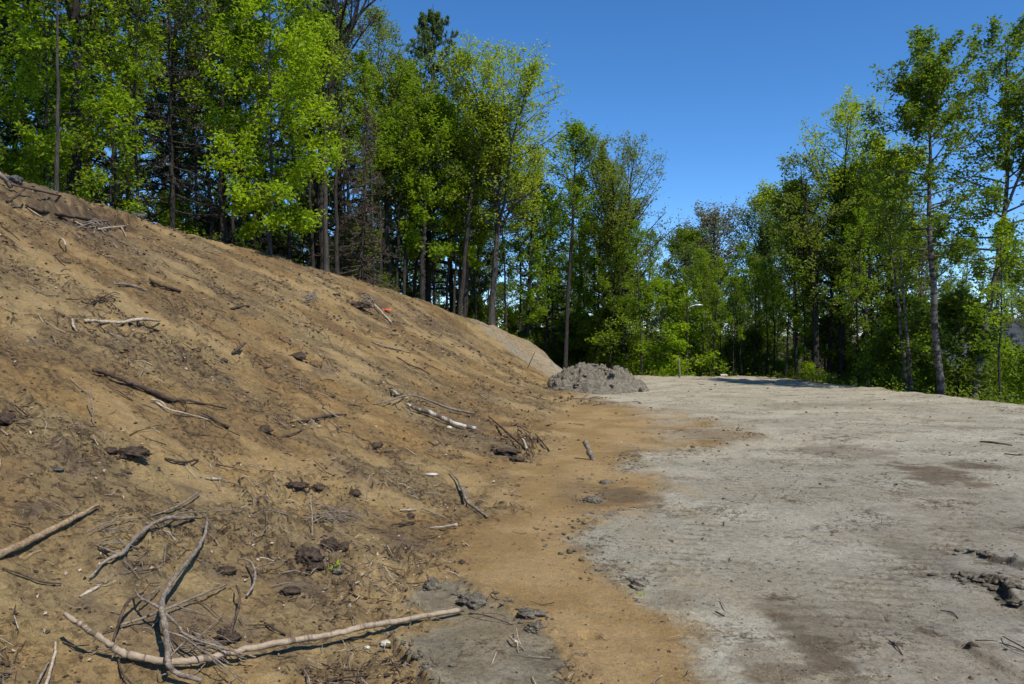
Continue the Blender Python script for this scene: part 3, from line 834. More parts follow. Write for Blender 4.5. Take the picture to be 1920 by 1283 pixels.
tree('maple_tree', 'lower mid green maple right of the bushy one', 'tree', 868, 31, (880, 250), 'leaf_green', 'bark_dark', 7, via=[(880, 420)], group=G_L,
     t0=.30, n1=34, L1=1.5, shape='oval', el=(5, 55), n2=7, n3=5, nl=8, leaf=.12)
tree('yellow_green_tree', 'vase shaped yellow green tree with fanning bare limbs at the crest', 'tree', 921, 30.3, (945, 118), 'leaf_yellow', 'bark_grey', 8.5, via=[(932, 440), (938, 300)], group=G_L,
     t0=.34, n1=46, L1=3.3, shape='vase', el=(8, 52), up1=.25, n2=7, n3=5, nl=4, leaf=.115, spread=.12, leaders=5, lead_t=.30, lead_ang=(26, 46), lead_len=.72, u0l=.4)
tree('leaning_tree', 'dark leaning trunk just left of the yellow green tree', 'tree', 862, 29.3, (912, 205), 'leaf_mid', 'bark_dark', 6.5, via=[(874, 430), (895, 300)], group=G_L,
     t0=.5, n1=20, L1=1.4, n2=6, n3=4, nl=7, leaf=.11)
tree('maple_tree', 'yellowish green maple under the right side of the yellow green tree', 'tree', 985, 34.5, (1000, 330), 'leaf_green', 'bark_dark', 6, group=G_L,
     t0=.28, n1=38, L1=2.0, shape='oval', el=(0, 50), n2=8, n3=5, nl=8, leaf=.12, flat=.3)
tree('slender_tree', 'slender leafy topped tree right of the yellow green one', 'tree', 1058, 34, (1082, 244), 'leaf_green', 'bark_dark', 6, via=[(1068, 500), (1077, 340)], group=G_L,
     t0=.48, n1=36, L1=1.5, shape='oval', el=(10, 55), n2=7, n3=5, nl=6, leaf=.11)
tree('slender_tree', 'thin sparse tree between the slender one and the multi stemmed olive tree', 'tree', 1118, 36, (1130, 262), 'leaf_olive', 'bark_dark', 4, group=G_L,
     t0=.4, n1=30, L1=1.1, shape='oval', el=(30, 70), n2=6, n3=4, nl=5, leaf=.10)
tree('multi_stem_tree', 'multi stemmed olive green tree with brushy limbs behind the dirt heap', 'tree', 1172, 35, (1190, 292), 'leaf_olive', 'bark_dark', 9, via=[(1166, 560), (1170, 430)], group=G_L,
     t0=.20, n1=50, L1=2.9, shape='vase', el=(15, 60), up1=.3, n2=8, n3=5, nl=4, leaf=.10, spread=.10, leaders=5, lead_t=.18, lead_ang=(14, 40), lead_len=.72)
tree('beech_tree', 'fresh green beech with drooping sprays right of the dirt heap', 'tree', 1238, 34.0, (1240, 535), 'leaf_green', 'bark_grey', 4, group=G_L,
     t0=.06, n1=44, L1=2.6, shape='oval', el=(-18, 30), up1=-.1, n2=9, n3=5, nl=9, leaf=.12, flat=.8, upb=1.2)
tree('beech_tree', 'short fresh green beech with outstretched spray over the clearing rim', 'tree', 1276, 33.0, (1272, 615), 'leaf_lime', 'bark_grey', 3, group=G_L,
     t0=.2, n1=26, L1=1.5, shape='oval', el=(-15, 20), up1=-.1, n2=8, n3=5, nl=8, leaf=.12, flat=.85, upb=1.3)
tree('maple_tree', 'dull green maple filling the space behind the slender tree', 'tree', 1085, 40, (1090, 335), 'leaf_mid', 'bark_dark', 6, group=G_L,
     t0=.34, n1=34, L1=2.2, shape='oval', el=(5, 55), n2=8, n3=5, nl=7, leaf=.12)
tree('maple_tree', 'fresh green maple low between slender tree and multi stemmed tree', 'tree', 1120, 38, (1112, 420), 'leaf_green', 'bark_dark', 5, group=G_L,
     t0=.1, n1=44, L1=1.9, shape='oval', el=(0, 50), n2=8, n3=5, nl=8, leaf=.12, flat=.4)
tree('maple_tree', 'shady green maple right of the multi stemmed tree', 'tree', 1290, 44, (1285, 440), 'leaf_mid', 'bark_dark', 6, group=G_L,
     t0=.32, n1=34, L1=2.2, shape='oval', el=(5, 55), n2=8, n3=5, nl=7, leaf=.13)
# --- far end and right rim
tree('hazy_oak', 'distant brownish round topped oak at the gap in the trees', 'tree', 1343, 52, (1338, 418), 'leaf_bud', 'bark_dark', 8, via=[(1342, 560)], group=G_R,
     t0=.35, n1=38, L1=4.0, shape='oval', el=(15, 65), n2=8, n3=6, nl=5, leaf=.16, spread=.2, leaders=3, lead_t=.35, lead_len=.6, tw=1.6)
tree('hazy_oak', 'distant sparse grey green oak right of the gap in the trees', 'tree', 1420, 50, (1428, 385), 'leaf_olive', 'bark_grey', 6, group=G_R,
     t0=.4, n1=36, L1=3.0, shape='oval', el=(25, 68), n2=8, n3=5, nl=5, leaf=.15, spread=.2, leaders=2, lead_t=.4, lead_len=.6, tw=1.6)
tree('oak_tree', 'large spreading oak with yellowish olive leaves on the right', 'tree', 1578, 32.5, (1590, 218), 'leaf_yellow', 'bark_dark', 10, via=[(1578, 560), (1580, 420)], group=G_R,
     t0=.34, n1=48, L1=3.1, shape='vase', el=(5, 52), up1=.2, n2=8, n3=5, nl=5, leaf=.12, spread=.12, leaders=5, lead_t=.36, lead_ang=(26, 52), lead_len=.62)
tree('oak_tree', 'dark stemmed oak forking low left of the large spreading oak', 'tree', 1528, 31.5, (1500, 300), 'leaf_olive', 'bark_dark', 9, via=[(1530, 570), (1520, 480)], group=G_R,
     t0=.36, n1=36, L1=2.2, shape='vase', el=(8, 52), up1=.2, n2=7, n3=5, nl=4, leaf=.12, leaders=3, lead_t=.38, lead_ang=(18, 38), lead_len=.6)
tree('maple_tree', 'olive green maple behind the first birch', 'tree', 1665, 31, (1672, 300), 'leaf_mid', 'bark_dark', 8, group=G_R,
     t0=.30, n1=36, L1=2.2, shape='oval', el=(5, 60), n2=7, n3=5, nl=5, leaf=.115)
tree('birch_tree', 'tall birch with pale banded trunk and dark clustered leaves', 'tree', 1768, 21.5, (1752, 92), 'leaf_mid', 'bark_birch', 9.5, via=[(1752, 580), (1742, 420), (1743, 260)], group=G_R, sink=.1,
     t0=.40, n1=44, L1=1.9, shape='column', el=(0, 48), up1=.05, n2=7, n3=4, nl=9, leaf=.105, spread=.07, leaders=1, lead_t=.45, lead_ang=(12, 20), lead_len=.62)
tree('birch_tree', 'birch leaning right with a sunlit pale trunk at the right edge', 'tree', 1822, 22, (1884, 66), 'leaf_mid', 'bark_birch', 10, via=[(1852, 580), (1882, 420), (1893, 250)], group=G_R, sink=.1,
     t0=.34, n1=48, L1=2.0, shape='column', el=(-5, 46), up1=.05, n2=7, n3=4, nl=9, leaf=.11, spread=.07, leaders=1, lead_t=.42, lead_ang=(12, 20), lead_len=.55)
tree('twin_trunk_tree', 'slim leaning trunk, left one of a close pair on the rim', 'tree', 1706, 23, (1650, 330), 'leaf_mid', 'bark_birch', 5, via=[(1690, 640), (1672, 480)], group=G_R, t0=.6, n1=8, L1=.8, n2=5, n3=3, nl=4)
tree('twin_trunk_tree', 'slim leaning trunk, right one of a close pair on the rim', 'tree', 1714, 22.6, (1676, 350), 'leaf_mid', 'bark_birch', 5, via=[(1702, 640), (1688, 500)], group=G_R, t0=.6, n1=8, L1=.8, n2=5, n3=3, nl=4)
tree('thin_tree', 'thin dark sapling trunk in front of the right hand house', 'tree', 1872, 20.5, (1880, 420), 'leaf_green', 'bark_dark', 3, group=G_R, sink=.1, t0=.35, n1=16, L1=.9, n2=6, n3=4, nl=6, leaf=.09)
tree('thin_tree', 'thin dark trunk right of the distant sparse oak', 'tree', 1495, 32, (1488, 340), 'leaf_green', 'bark_dark', 5, group=G_R, t0=.3, n1=26, L1=1.3, n2=7, n3=4, nl=7, leaf=.11)

# ------------------------------------------------------------------ wood behind the front row: copies
def proto(name, label, cat, group, leafm, barkm, h, r0, seed, **kw):
    wm, lm = tree_mesh(seed, h, r0, None, **kw)
    e = empty(name, (0, 0, 0), label, cat, group)
    obj('trunk', wm, M[barkm], e); obj('crown', lm, M[leafm], e)
    return e
G_B = 'trees in the wood behind the front row'
P_pine = proto('pine_tree', 'dark needled pine', 'tree', G_B, 'needle_dark', 'bark_dark', 14, .17, 901, t0=.14, n1=75, L1=3.0, nl=9, **CON)
P_dark = proto('dark_leafed_tree', 'dark leafed tall tree', 'tree', G_B, 'leaf_dark', 'bark_dark', 12, .15, 902, t0=.22, n1=40, L1=2.6, shape='oval', el=(0, 60), n2=8, n3=5, nl=5, leaf=.13, spread=.12)
P_mid = proto('green_leafed_tree', 'mid green leafy tree', 'tree', G_B, 'leaf_mid', 'bark_grey', 11, .13, 903, t0=.25, n1=36, L1=2.4, shape='oval', el=(5, 60), n2=8, n3=5, nl=5, leaf=.13, spread=.12)
P_bud = proto('budding_tree', 'grey twigged tree with sparse buds', 'tree', G_B, 'leaf_olive', 'bark_grey', 13, .13, 904, t0=.3, n1=36, L1=2.4, shape='vase', el=(25, 68), n2=8, n3=5, nl=3, leaf=.12, leaders=2)
P_snag = proto('twiggy_spruce', 'brown twiggy half dead spruce', 'tree', G_B, 'needle_dead', 'bark_brown', 10, .09, 905, t0=.05, n1=90, L1=1.6, nl=4, **{**CON, 'shape': 'cone', 'el': (-15, 12), 'leaf': .12, 'asp': .12})
G_U = 'understory bushes below the trees'
P_bush = proto('leafy_bush', 'leafy green bush', 'bush', G_U, 'leaf_green', 'bark_grey', 2.6, .03, 906, t0=.02, n1=34, L1=1.2, shape='oval', el=(5, 70), n2=7, n3=4, nl=7, leaf=.10, flat=.4, upb=.9)
P_bushd = proto('dark_bush', 'dull dark green bush', 'bush', G_U, 'leaf_dark', 'bark_dark', 3.2, .035, 907, t0=.02, n1=40, L1=1.6, shape='oval', el=(0, 65), n2=8, n3=4, nl=8, leaf=.13, flat=.3)

P_slim = proto('slim_trunk_tree', 'slim dark high crowned trunk', 'tree', G_B, 'leaf_green', 'bark_dark', 11, .085, 908, t0=.5, n1=26, L1=1.5, shape='oval', el=(5, 55), n2=7, n3=4, nl=6, leaf=.12)
rr = random.Random(11)
used = set(); BASE = {}
def zone(px):
    return 'left of the lime tree' if px < 390 else 'behind the lime tree and bare oak' if px < 700 else 'behind the pine and yellow green tree' if px < 1050 else 'beyond the dirt heap' if px < 1320 else 'at the gap in the trees' if px < 1480 else 'behind the spreading oak' if px < 1720 else 'behind the two birches'
def put(p, px, Y, s, sink=0.0, hs=1.0, where=None):
    b = pt(px, HOR, Y)
    loc = (b[0], Y, gz(b[0], Y) - sink)
    rz = rr.uniform(0, 6.28); sc = (s, s, s * hs)
    lab = BASE.setdefault(p.name, p['label']) + (' ' + where if where else '')
    if p.name not in used:
        used.add(p.name); p.location = loc; p.rotation_euler = (0, 0, rz); p.scale = sc; p['label'] = lab
        return p
    return copy_thing(p, loc, rz, sc, lab)
# left wood, behind the crest: depth grows to the right
def crestY(px): return float(np.interp(px, [c[0] for c in crest_px], [c[2] for c in crest_px]))
for i in range(42):
    px = -200 + (i * 137.5) % 1390
    Y = crestY(px) + rr.uniform(4.5, 20)
    top = np.interp(px, [-200, 600, 760, 850, 900, 960, 1050, 1100, 1160, 1280], [-250, -100, 60, 130, 220, 260, 330, 330, 380, 470]) + rr.uniform(0, 120)
    k = rr.random()
    p = P_pine if k < .30 else P_dark if k < .55 else P_mid if k < .72 else P_bud if k < .84 else P_snag
    hh = {P_pine: 14, P_dark: 12, P_mid: 11, P_bud: 13, P_snag: 10}[p]
    zt = pt(px, top, Y)[2]; zb = gz(pt(px, HOR, Y)[0], Y)
    s = (zt - zb) / hh
    put(p, px, Y, min(max(s * .95, .55), 1.25), 0, max(min(s / min(max(s * .95, .55), 1.25), 1.2), .7), where=zone(px))
for i in range(44):
    px = 1180 + (i * 137.5) % 860
    Y = rr.uniform(33, 62) if px < 1480 else rr.uniform(26.5, 55)
    top = np.interp(px, [1180, 1280, 1340, 1420, 1470, 1560, 1700, 1760, 1800, 1840, 2040], [420, 470, 470, 470, 420, 330, 340, 420, 480, 480, 420]) + rr.uniform(0, 110)
    k = rr.random()
    p = P_pine if k < .22 else P_dark if k < .52 else P_mid if k < .78 else P_bud if k < .92 else P_snag
    hh = {P_pine: 14, P_dark: 12, P_mid: 11, P_bud: 13, P_snag: 10}[p]
    zt = pt(px, top, Y)[2]; zb = gz(pt(px, HOR, Y)[0], Y)
    s = max((zt - zb) / hh, .3)
    put(p, px, Y, min(s * 1.1, 1.3), 0, s / min(s * 1.1, 1.3), where=zone(px))
for i in range(28):
    px = 1130 + (i * 91.7) % 860
    rimY = np.interp(px, [1130, 1400, 1500, 1680, 1800, 1920, 2000], [33, 31.5, 29, 23.5, 21.2, 19.5, 19])
    Y = rimY + rr.uniform(.8, 12)
    p = P_bush if (px > 1640 and rr.random() < .75) or rr.random() < .2 else P_bushd
    if 1130 < px < 1345: Y += 6
    put(p, px, Y, rr.uniform(.55, 1.2), where=zone(px))
for i in range(40):
    px = -120 + (i * 113.3) % 1250
    Y = crestY(px) + rr.uniform(2.0, 14)
    p = P_bush if rr.random() < .35 else P_bushd
    put(p, px, Y, rr.uniform(.4, .95), where=zone(px))
for i, px in enumerate((262, 372, 452, 540, 588, 660, 702, 716, 742, 756, 775, 815, 836, 850, 892, 950, 972, 1022, 1040, 1098, 1142, 1205, 1322, 1336, 1354, 1372, 1392, 1412, 1436, 1450, 1472, 1508, 1548, 1612, 1640, 1740, 1800, 1860)):
    Y = (crestY(px) + rr.uniform(.8, 5)) if px < 1120 else rr.uniform(31.5, 37) if px < 1560 else rr.uniform(26.5, 33)
    top = np.interp(px, [250, 600, 760, 900, 1060, 1150, 1250, 1400, 1500, 1640, 1860], [-80, -20, 90, 260, 330, 350, 430, 460, 400, 330, 400]) + rr.uniform(0, 70)
    zt = pt(px, top, Y)[2]; zb = gz(pt(px, HOR, Y)[0], Y); s_ = (zt - zb) / 11
    put(P_slim, px, Y, min(max(s_, .5), 1.1), 0, s_ / min(max(s_, .5), 1.1), where=zone(px))
for i in range(26):                                      # far rows that close the gaps at the end of the clearing
    px = 1020 + (i * 61.8) % 560
    Y = rr.uniform(58, 95)
    p = (P_dark, P_mid, P_pine)[i % 3]
    zt = pt(px, np.interp(px, [1020, 1280, 1340, 1420, 1580], [440, 520, 505, 500, 450]) + rr.uniform(0, 70), Y)[2]; zb = gz(pt(px, HOR, Y)[0], Y)
    s = (zt - zb) / {P_pine: 14, P_dark: 12, P_mid: 11}[p]
    put(p, px, Y, s * 1.25, 0, .8, where=zone(px))
for i in range(12):
    px = 1040 + (i * 61.8) % 330
    put(P_bushd, px, rr.uniform(37, 48), rr.uniform(.6, 1.0), where=zone(px))

for i in range(30):                                      # low dark rows far down behind the crest
    px = 480 + (i * 61.8) % 600
    Y = rr.uniform(44, 66)
    zt = pt(px, np.interp(px, [480, 700, 900, 1080], [330, 400, 470, 500]) + rr.uniform(0, 60), Y)[2]; zb = gz(pt(px, HOR, Y)[0], Y)
    s = (zt - zb) / 12
    put(P_dark if i % 2 else P_bushd, px, Y, s * 1.3 if i % 2 else rr.uniform(1.3, 1.9), .3, .8, where=zone(px))

# ------------------------------------------------------------------ dirt heap, clods, stones
def lump_mesh(seed, rx, ry, rz, rough=.25, sub=3, flat_base=True):
    import bmesh
    bm = bmesh.new()
    bmesh.ops.create_icosphere(bm, subdivisions=sub, radius=1.0)
    v = np.array([p.co[:] for p in bm.verts])
    f = np.array([[q.index for q in fc.verts] for fc in bm.faces])
    bm.free()
    o = seed * 3.71
    n = fbm(v[:, 0] * 1.6 + o + v[:, 2], v[:, 1] * 1.6 + v[:, 2] * 1.3 + o, seed, 4)
    n2_ = gn(v[:, 0] * 5 + v[:, 2] * 3, v[:, 1] * 5 - v[:, 2] * 3 + o, seed + 5) + .8 * gn(v[:, 0] * 11 - v[:, 2] * 6, v[:, 1] * 11 + v[:, 2] * 7 + o, seed + 6)
    v = v * (1 + rough * n + rough * .45 * n2_)[:, None] * np.array([rx, ry, rz])
    if flat_base: v[:, 2] = np.maximum(v[:, 2], -rz * .45)
    return np_mesh('lump', v, [f], True)

def clod(name, label, cat, px, py, rpx, mat, seed, flat=.62, rough=.3, group=None, stretch=1.0, sub=3, bury=.25):
    p = at(px, py + rpx * .35)
    r = rpx * p[1] / FPX
    me = lump_mesh(seed, r * stretch, r * .9, r * flat, rough, sub)
    o = obj(name, me, M[mat], None, (p[0], p[1], p[2] + r * flat * (.45 - bury)))
    return tag(o, label, cat, group)

# heap: its own rough mound of grey clay clods
def build_heap():
    c = flat(1115, 738); rng = np.random.default_rng(5)
    th = np.linspace(0, 2 * math.pi, 161)[:-1]; rr_ = np.linspace(0, 1, 61)
    A, Q = np.meshgrid(th, rr_, indexing='ij')
    edge = 1 + .12 * np.sin(A * 3 + 1) + .08 * np.sin(A * 5 + 2)
    x = np.cos(A) * Q * edge * 1.36; y = np.sin(A) * Q * edge * 1.15
    prof = np.clip(1 - Q ** 2.0, 0, 1) ** .8 * .64
    prof = prof * (1 + .16 * np.clip(-x, -1, 1) * .4)
    n = fbm(x * 1.8, y * 1.8, 81, 3) * .14 + np.abs(gn(x * 4, y * 4, 82)) * .17 + np.abs(gn(x * 9, y * 9, 83)) * .10 + gn(x * 20, y * 20, 84) * .06 + np.abs(gn(x * 40, y * 40, 87)) * .03
    zz = prof + n * np.clip(prof * 3 + .05, 0, 1) - .04
    x = x + gn(x * 6 + zz * 3, y * 6, 85) * .06; y = y + gn(x * 6, y * 6 + zz * 3, 86) * .06
    cx, cy = c[0] + .05, c[1] + .9
    g = HH(cx + x.ravel(), cy + y.ravel()).reshape(x.shape)
    base = gz(cx, cy)
    idx = np.arange(x.size).reshape(x.shape); nx = np.roll(idx, -1, 0)
    F = np.stack([idx[:, :-1], idx[:, 1:], nx[:, 1:], nx[:, :-1]], -1).reshape(-1, 4)[:, ::-1]
    V = np.stack([x.ravel(), y.ravel(), zz.ravel() + np.clip(g, base - .3, base + .6).ravel() - base], -1)
    me = np_mesh('dirt_heap', V, [F], True)
    o = obj('dirt_heap', me, M['clod_grey'], None, (cx, cy, base))
    tag(o, 'rough heap of grey clay spoil at the foot of the slope', 'dirt heap')
    for k in range(60):
        a = rng.uniform(0, 6.28); q = math.sqrt(rng.random()) * 1.02
        px_, py_ = math.cos(a) * q * 1.36, math.sin(a) * q * 1.15
        r = rng.uniform(.03, .085)
        zt = np.clip(1 - q ** 2.0, 0, 1) ** .8 * .64
        l = obj('clay_clod', lump_mesh(200 + k, r, r * .85, r * .6, .5, 2), M['clod_grey'], o, (px_, py_, zt + .07))
build_heap()

CL = [  # name, label, px, py, r, mat, flat, stretch
    ('dirt_clod', 'dark overhanging clod, right of a pair on the lower left slope', 247, 846, 20, 'clod_dark', .55, 1.7),
    ('dirt_clod', 'smaller dark clod, left of a pair on the lower left slope', 206, 843, 11, 'clod_dark', .6, 1.2),
    ('peat_clod', 'largest crumbly dark brown peat clod above the fallen birch branch', 577, 1040, 25, 'clod_dark', .7, 1.0),
    ('peat_clod', 'rounded dark peat clod touching the right side of the largest one', 614, 1021, 17, 'clod_dark', .75, 1.0),
    ('peat_clod', 'small reddish peat clod at the right end of the peat cluster', 642, 1024, 11, 'clod_dark', .7, 1.1),
    ('peat_clod', 'lowest tapering peat clod of the cluster', 590, 1062, 16, 'clod_dark', .6, .9),
    ('clay_clod', 'flat grey brown clay slab clod beside the tip of the birch branch', 886, 1124, 25, 'clod_grey', .55, 1.1),
    ('clay_clod', 'blunt grey clay lump lying on the edge of the grey slab', 810, 1098, 15, 'clod_grey', .9, .9),
    ('clay_clod', 'upper flat clay lump half sunk in the orange sand', 993, 1148, 19, 'clod_grey', .45, 1.3),
    ('clay_clod', 'lower dark clay lump half sunk in the orange sand', 1004, 1174, 16, 'clod_grey', .5, 1.1),
    ('dirt_clod', 'small dark clod alone on smooth orange sand', 866, 1054, 6, 'clod_dark', .8, .8),
    ('dirt_clod', 'round dark clod between the two short dark sticks at mid slope', 770, 967, 8, 'clod_dark', .8, 1),
    ('dirt_clod', 'dark clod uphill of the brush bundle', 664, 924, 10, 'clod_dark', .7, 1.2),
    ('dirt_clod', 'low wide brown clod at mid slope left of the brush bundle', 556, 908, 15, 'clod_dark', .5, 1.6),
    ('dirt_clod', 'dark clod with a black hollow beside the low wide brown one', 598, 913, 11, 'clod_dark', .6, 1.2),
    ('dirt_clod', 'mossy dark clod in the middle of the lower slope', 703, 834, 12, 'clod_dark', .6, 1.1),
    ('dirt_clod', 'brown clod below the dark crossed sticks', 494, 803, 13, 'clod_dark', .6, 1.2),
    ('dirt_clod', 'rounded red brown clod at the centre left of the slope', 419, 676, 8, 'clod_dark', .7, 1),
    ('dirt_clod', 'torn tan clod on the rim of the dark hole in the slope', 592, 684, 12, 'clod_tan', .8, .9),
    ('dirt_clod', 'dark sod clod on the upper left of the dark hole', 560, 668, 13, 'clod_dark', .7, 1.2),
    ('root_mat', 'dark mat of roots and soil at the foot of the slope', 945, 842, 18, 'clod_dark', .35, 1.3),
    ('root_mat', 'dark root mat lower right of the larger mat at the slope foot', 968, 858, 13, 'clod_dark', .35, 1.2),
    ('root_mat', 'dark stump of torn roots at the upper slope near the orange scrap', 668, 570, 16, 'clod_dark', .5, 1.5),
    ('clay_clod', 'grey chunk with a broken edge in the middle of the clearing', 1200, 1090, 13, 'clod_grey', .55, 1.3),
    ('clay_clod', 'crumbled clay lump on the orange sand left of the clearing', 1112, 935, 14, 'clod_grey', .55, 1.2),
    ('clay_clod', 'clay lump by a twig near the tyre marks on the left of the clearing', 1135, 903, 9, 'clod_grey', .55, 1.3),
    ('clay_clod', 'crumbling clay clod at the left end of the big rut', 1838, 1086, 9, 'clod_grey', .4, 1.4),
    ('clay_clod', 'clay clod in the middle of the big rut', 1868, 1102, 10, 'clod_grey', .4, 1.4),
    ('clay_clod', 'largest clay clod of the big rut at the right edge', 1906, 1126, 13, 'clod_grey', .4, 1.3),
    ('clay_clod', 'clay clod on the smaller upper rut', 1850, 1038, 7, 'clod_grey', .4, 1.6),
    ('dirt_clod', 'dark twin lobed clod in the brown stain at lower right', 1822, 1208, 8, 'clod_dark', .6, 1.2),
    ('dirt_clod', 'grey brown clod under the dark bent twig at lower left', 425, 1192, 20, 'clod_dark', .6, 1.2),
    ('dirt_clod', 'dark clod at the left edge beside a pale stick', 8, 785, 17, 'clod_dark', .7, 1.0),
    ('dirt_clod', 'brown soil clod behind the bent twig at lower left', 425, 1068, 14, 'clod_dark', .6, 1.3),
    ('dirt_clod', 'grey green clod below the green sprig', 633, 1068, 10, 'clod_grey', .6, 1),
    ('dirt_clod', 'dark crumbly clod on the left of the lower middle slope', 545, 1105, 14, 'clod_dark', .5, 1.3),
    ('dirt_clod', 'dark crumbly clod above the long birch branch', 655, 1130, 15, 'clod_dark', .4, 1.5),
    ('flat_stone', 'pale flat stone at the top of the cracked slab edge', 723, 1203, 12, 'stone_pale', .45, .9),
    ('stone', 'pale pebble left of the flat stone under the birch branch', 688, 1213, 6, 'stone_pale', .6, 1),
    ('stone', 'white stone under the patchy birch log', 842, 801, 5, 'stone_pale', .7, 1.1),
    ('stone', 'pink white flat stone on the tan sand shelf', 809, 887, 9, 'stone_pale', .3, 1.4),
    ('stone', 'bluish pale stone high on the left lower slope', 107, 878, 9, 'stone_grey', .3, 1.5),
    ('boulder', 'weathered grey boulder at the left end of the wood edge', 20, 338, 15, 'stone_grey', .7, 1.2),
    ('boulder', 'grey mossy boulder where the sod bank meets the slope crest', 262, 404, 9, 'stone_grey', .6, 1.3),
]
for i, (nm, lab, px, py, r, mt, fl, stt) in enumerate(CL):
    cat = {'dirt_clod': 'dirt clod', 'peat_clod': 'dirt clod', 'clay_clod': 'clay clod', 'root_mat': 'root mat', 'flat_stone': 'stone', 'stone': 'stone', 'boulder': 'boulder'}[nm]
    clod(nm, lab, cat, px, py, r, mt, 300 + i, fl, .42 if 'stone' not in nm else .14, None, stt, sub=4 if r > 14 else 3)

def rut_crumble():
    rng = np.random.default_rng(31)
    n = 330
    V = []; F = []; Q = []; k0 = 0
    base = lump_mesh(901, 1, 1, .8, .5, 1)
    v0 = np.empty(len(base.vertices) * 3); base.vertices.foreach_get('co', v0); v0 = v0.reshape(-1, 3)
    f0 = np.array([p.vertices[:] for p in base.polygons])
    for i in range(n):
        line, sp = ((RUT1, .06), (RUT2, .04), (SLABEDGE, .05), (CHAIN, .16), (CHAIN2, .12))[0 if i < 60 else 1 if i < 85 else 2 if i < 130 else 3 if i < 280 else 4]
        q = rng.random() * (len(line) - 1); j = int(q); p = line[j] * (1 - q + j) + line[j + 1] * (q - j)
        p = p + rng.normal(0, sp, 2)
        r = np.exp(rng.uniform(math.log(.007), math.log(.034))) * (.6 if i >= 85 else .8)
        a = rng.uniform(0, 6.28); w = v0 * (r * np.array([1.4, .9, .8])) * (1 + rng.normal(0, .12, v0.shape))
        w = np.stack([w[:, 0] * math.cos(a) - w[:, 1] * math.sin(a), w[:, 0] * math.sin(a) + w[:, 1] * math.cos(a), w[:, 2]], -1)
        V.append(w + np.array([p[0], p[1], r * .25])); Q.append(p); F.append(f0 + k0); k0 += len(v0)
    Q = np.array(Q); zq = HH(Q[:, 0], Q[:, 1])
    for w, z_ in zip(V, zq): w[:, 2] += z_
    o = obj('clay_crumbs', np_mesh('clay_crumbs', np.vstack(V), [np.vstack(F)], True), M['clod_grey'])
    tag(o, 'broken clay crumbs along the ruts and the cracked slab edge', None, None, 'stuff')
rut_crumble()

def clod_skirts():
    rng = np.random.default_rng(57)
    base = lump_mesh(902, 1, 1, .8, .5, 1)
    v0 = np.empty(len(base.vertices) * 3); base.vertices.foreach_get('co', v0); v0 = v0.reshape(-1, 3)
    f0 = np.array([p.vertices[:] for p in base.polygons])
    for mt, lab in (('clod_dark', 'dark soil crumbs broken off the clods on the slope'), ('clod_grey', 'grey clay crumbs broken off the clods in the clearing')):
        V = []; F = []; Q = []; k0 = 0
        for nm, _, px, py, r, m_, fl, st_ in CL:
            if m_ != mt: continue
            p = at(px, py + r * .3); R0 = r * p[1] / FPX
            for k in range(22):
                a = rng.uniform(0, 6.28); q = R0 * (.8 + 1.5 * rng.random() ** 1.5) * np.array([math.cos(a) * 1.3, math.sin(a)])
                rr_ = R0 * np.exp(rng.uniform(math.log(.06), math.log(.30)))
                w = v0 * rr_ * np.array([1.2, .9, .7]) * (1 + rng.normal(0, .15, v0.shape))
                x, y = p[0] + q[0], p[1] + q[1]
                V.append(w + np.array([x, y, rr_ * .2])); Q.append((x, y)); F.append(f0 + k0); k0 += len(v0)
        Q = np.array(Q); zq = HH(Q[:, 0], Q[:, 1])
        for w, z_ in zip(V, zq): w[:, 2] += z_
        o = obj('soil_crumbs' if mt == 'clod_dark' else 'clay_crumbs', np_mesh('crumbs', np.vstack(V), [np.vstack(F)], True), M[mt])
        tag(o, lab, None, None, 'stuff')
clod_skirts()

# ------------------------------------------------------------------ sticks and branches
def catmull(P, n):
    P = np.vstack([2 * P[0] - P[1], P, 2 * P[-1] - P[-2]])
    out = []
    for i in range(1, len(P) - 2):
        t = np.linspace(0, 1, n, endpoint=False)[:, None]
        a, b, c, d = P[i - 1], P[i], P[i + 1], P[i + 2]
        out.append(.5 * (2 * b + (c - a) * t + (2 * a - 5 * b + 4 * c - d) * t ** 2 + (3 * b - a - 3 * c + d) * t ** 3))
    out.append(P[-2][None])
    return np.vstack(out)

def stick_mesh(pts3, rad, seed, sides=8, knots=.12, n=6, rough=.10):
    rng = np.random.default_rng(seed)
    P = catmull(pts3, n)
    K = len(P)
    rad = np.interp(np.linspace(0, 1, K), np.linspace(0, 1, len(rad)), rad)
    rm = rad.mean()
    P[1:-1] += rng.normal(0, rm * .14, (K - 2, 3))
    s = np.concatenate([[0], np.cumsum(np.linalg.norm(np.diff(P, axis=0), axis=1))])
    kn = 1 + knots * gn(s / (rm * 9 + .01) + seed, s * 0, seed)
    rad = rad * kn
    V, F = tubes(P[None], rad[None], sides)
    V = V + rng.normal(0, rm * rough, V.shape)
    # end caps
    e0 = P[0] - nrm(P[1] - P[0]) * rad[0] * .03; e1 = P[-1] + nrm(P[-1] - P[-2]) * rad[-1] * .03
    nv = len(V); V = np.vstack([V, e0, e1])
    i0 = np.arange(sides); i1 = np.arange(sides) + (K - 1) * sides
    C = np.vstack([np.stack([np.roll(i0, -1), i0, np.full(sides, nv)], -1), np.stack([i1, np.roll(i1, -1), np.full(sides, nv + 1)], -1)])
    al = np.concatenate([np.repeat(s, sides), [0, s[-1]]])
    return V, F, C, al

def pts_at(pts, rpx):
    out = []
    for p in pts:
        px, py = p[0], p[1]; lift = p[2] if len(p) > 2 else 0.0
        q = at(px, py, 0.0)
        r = rpx * q[1] / FPX
        out.append(at(px, py, lift + r * .6))
    return np.array(out)

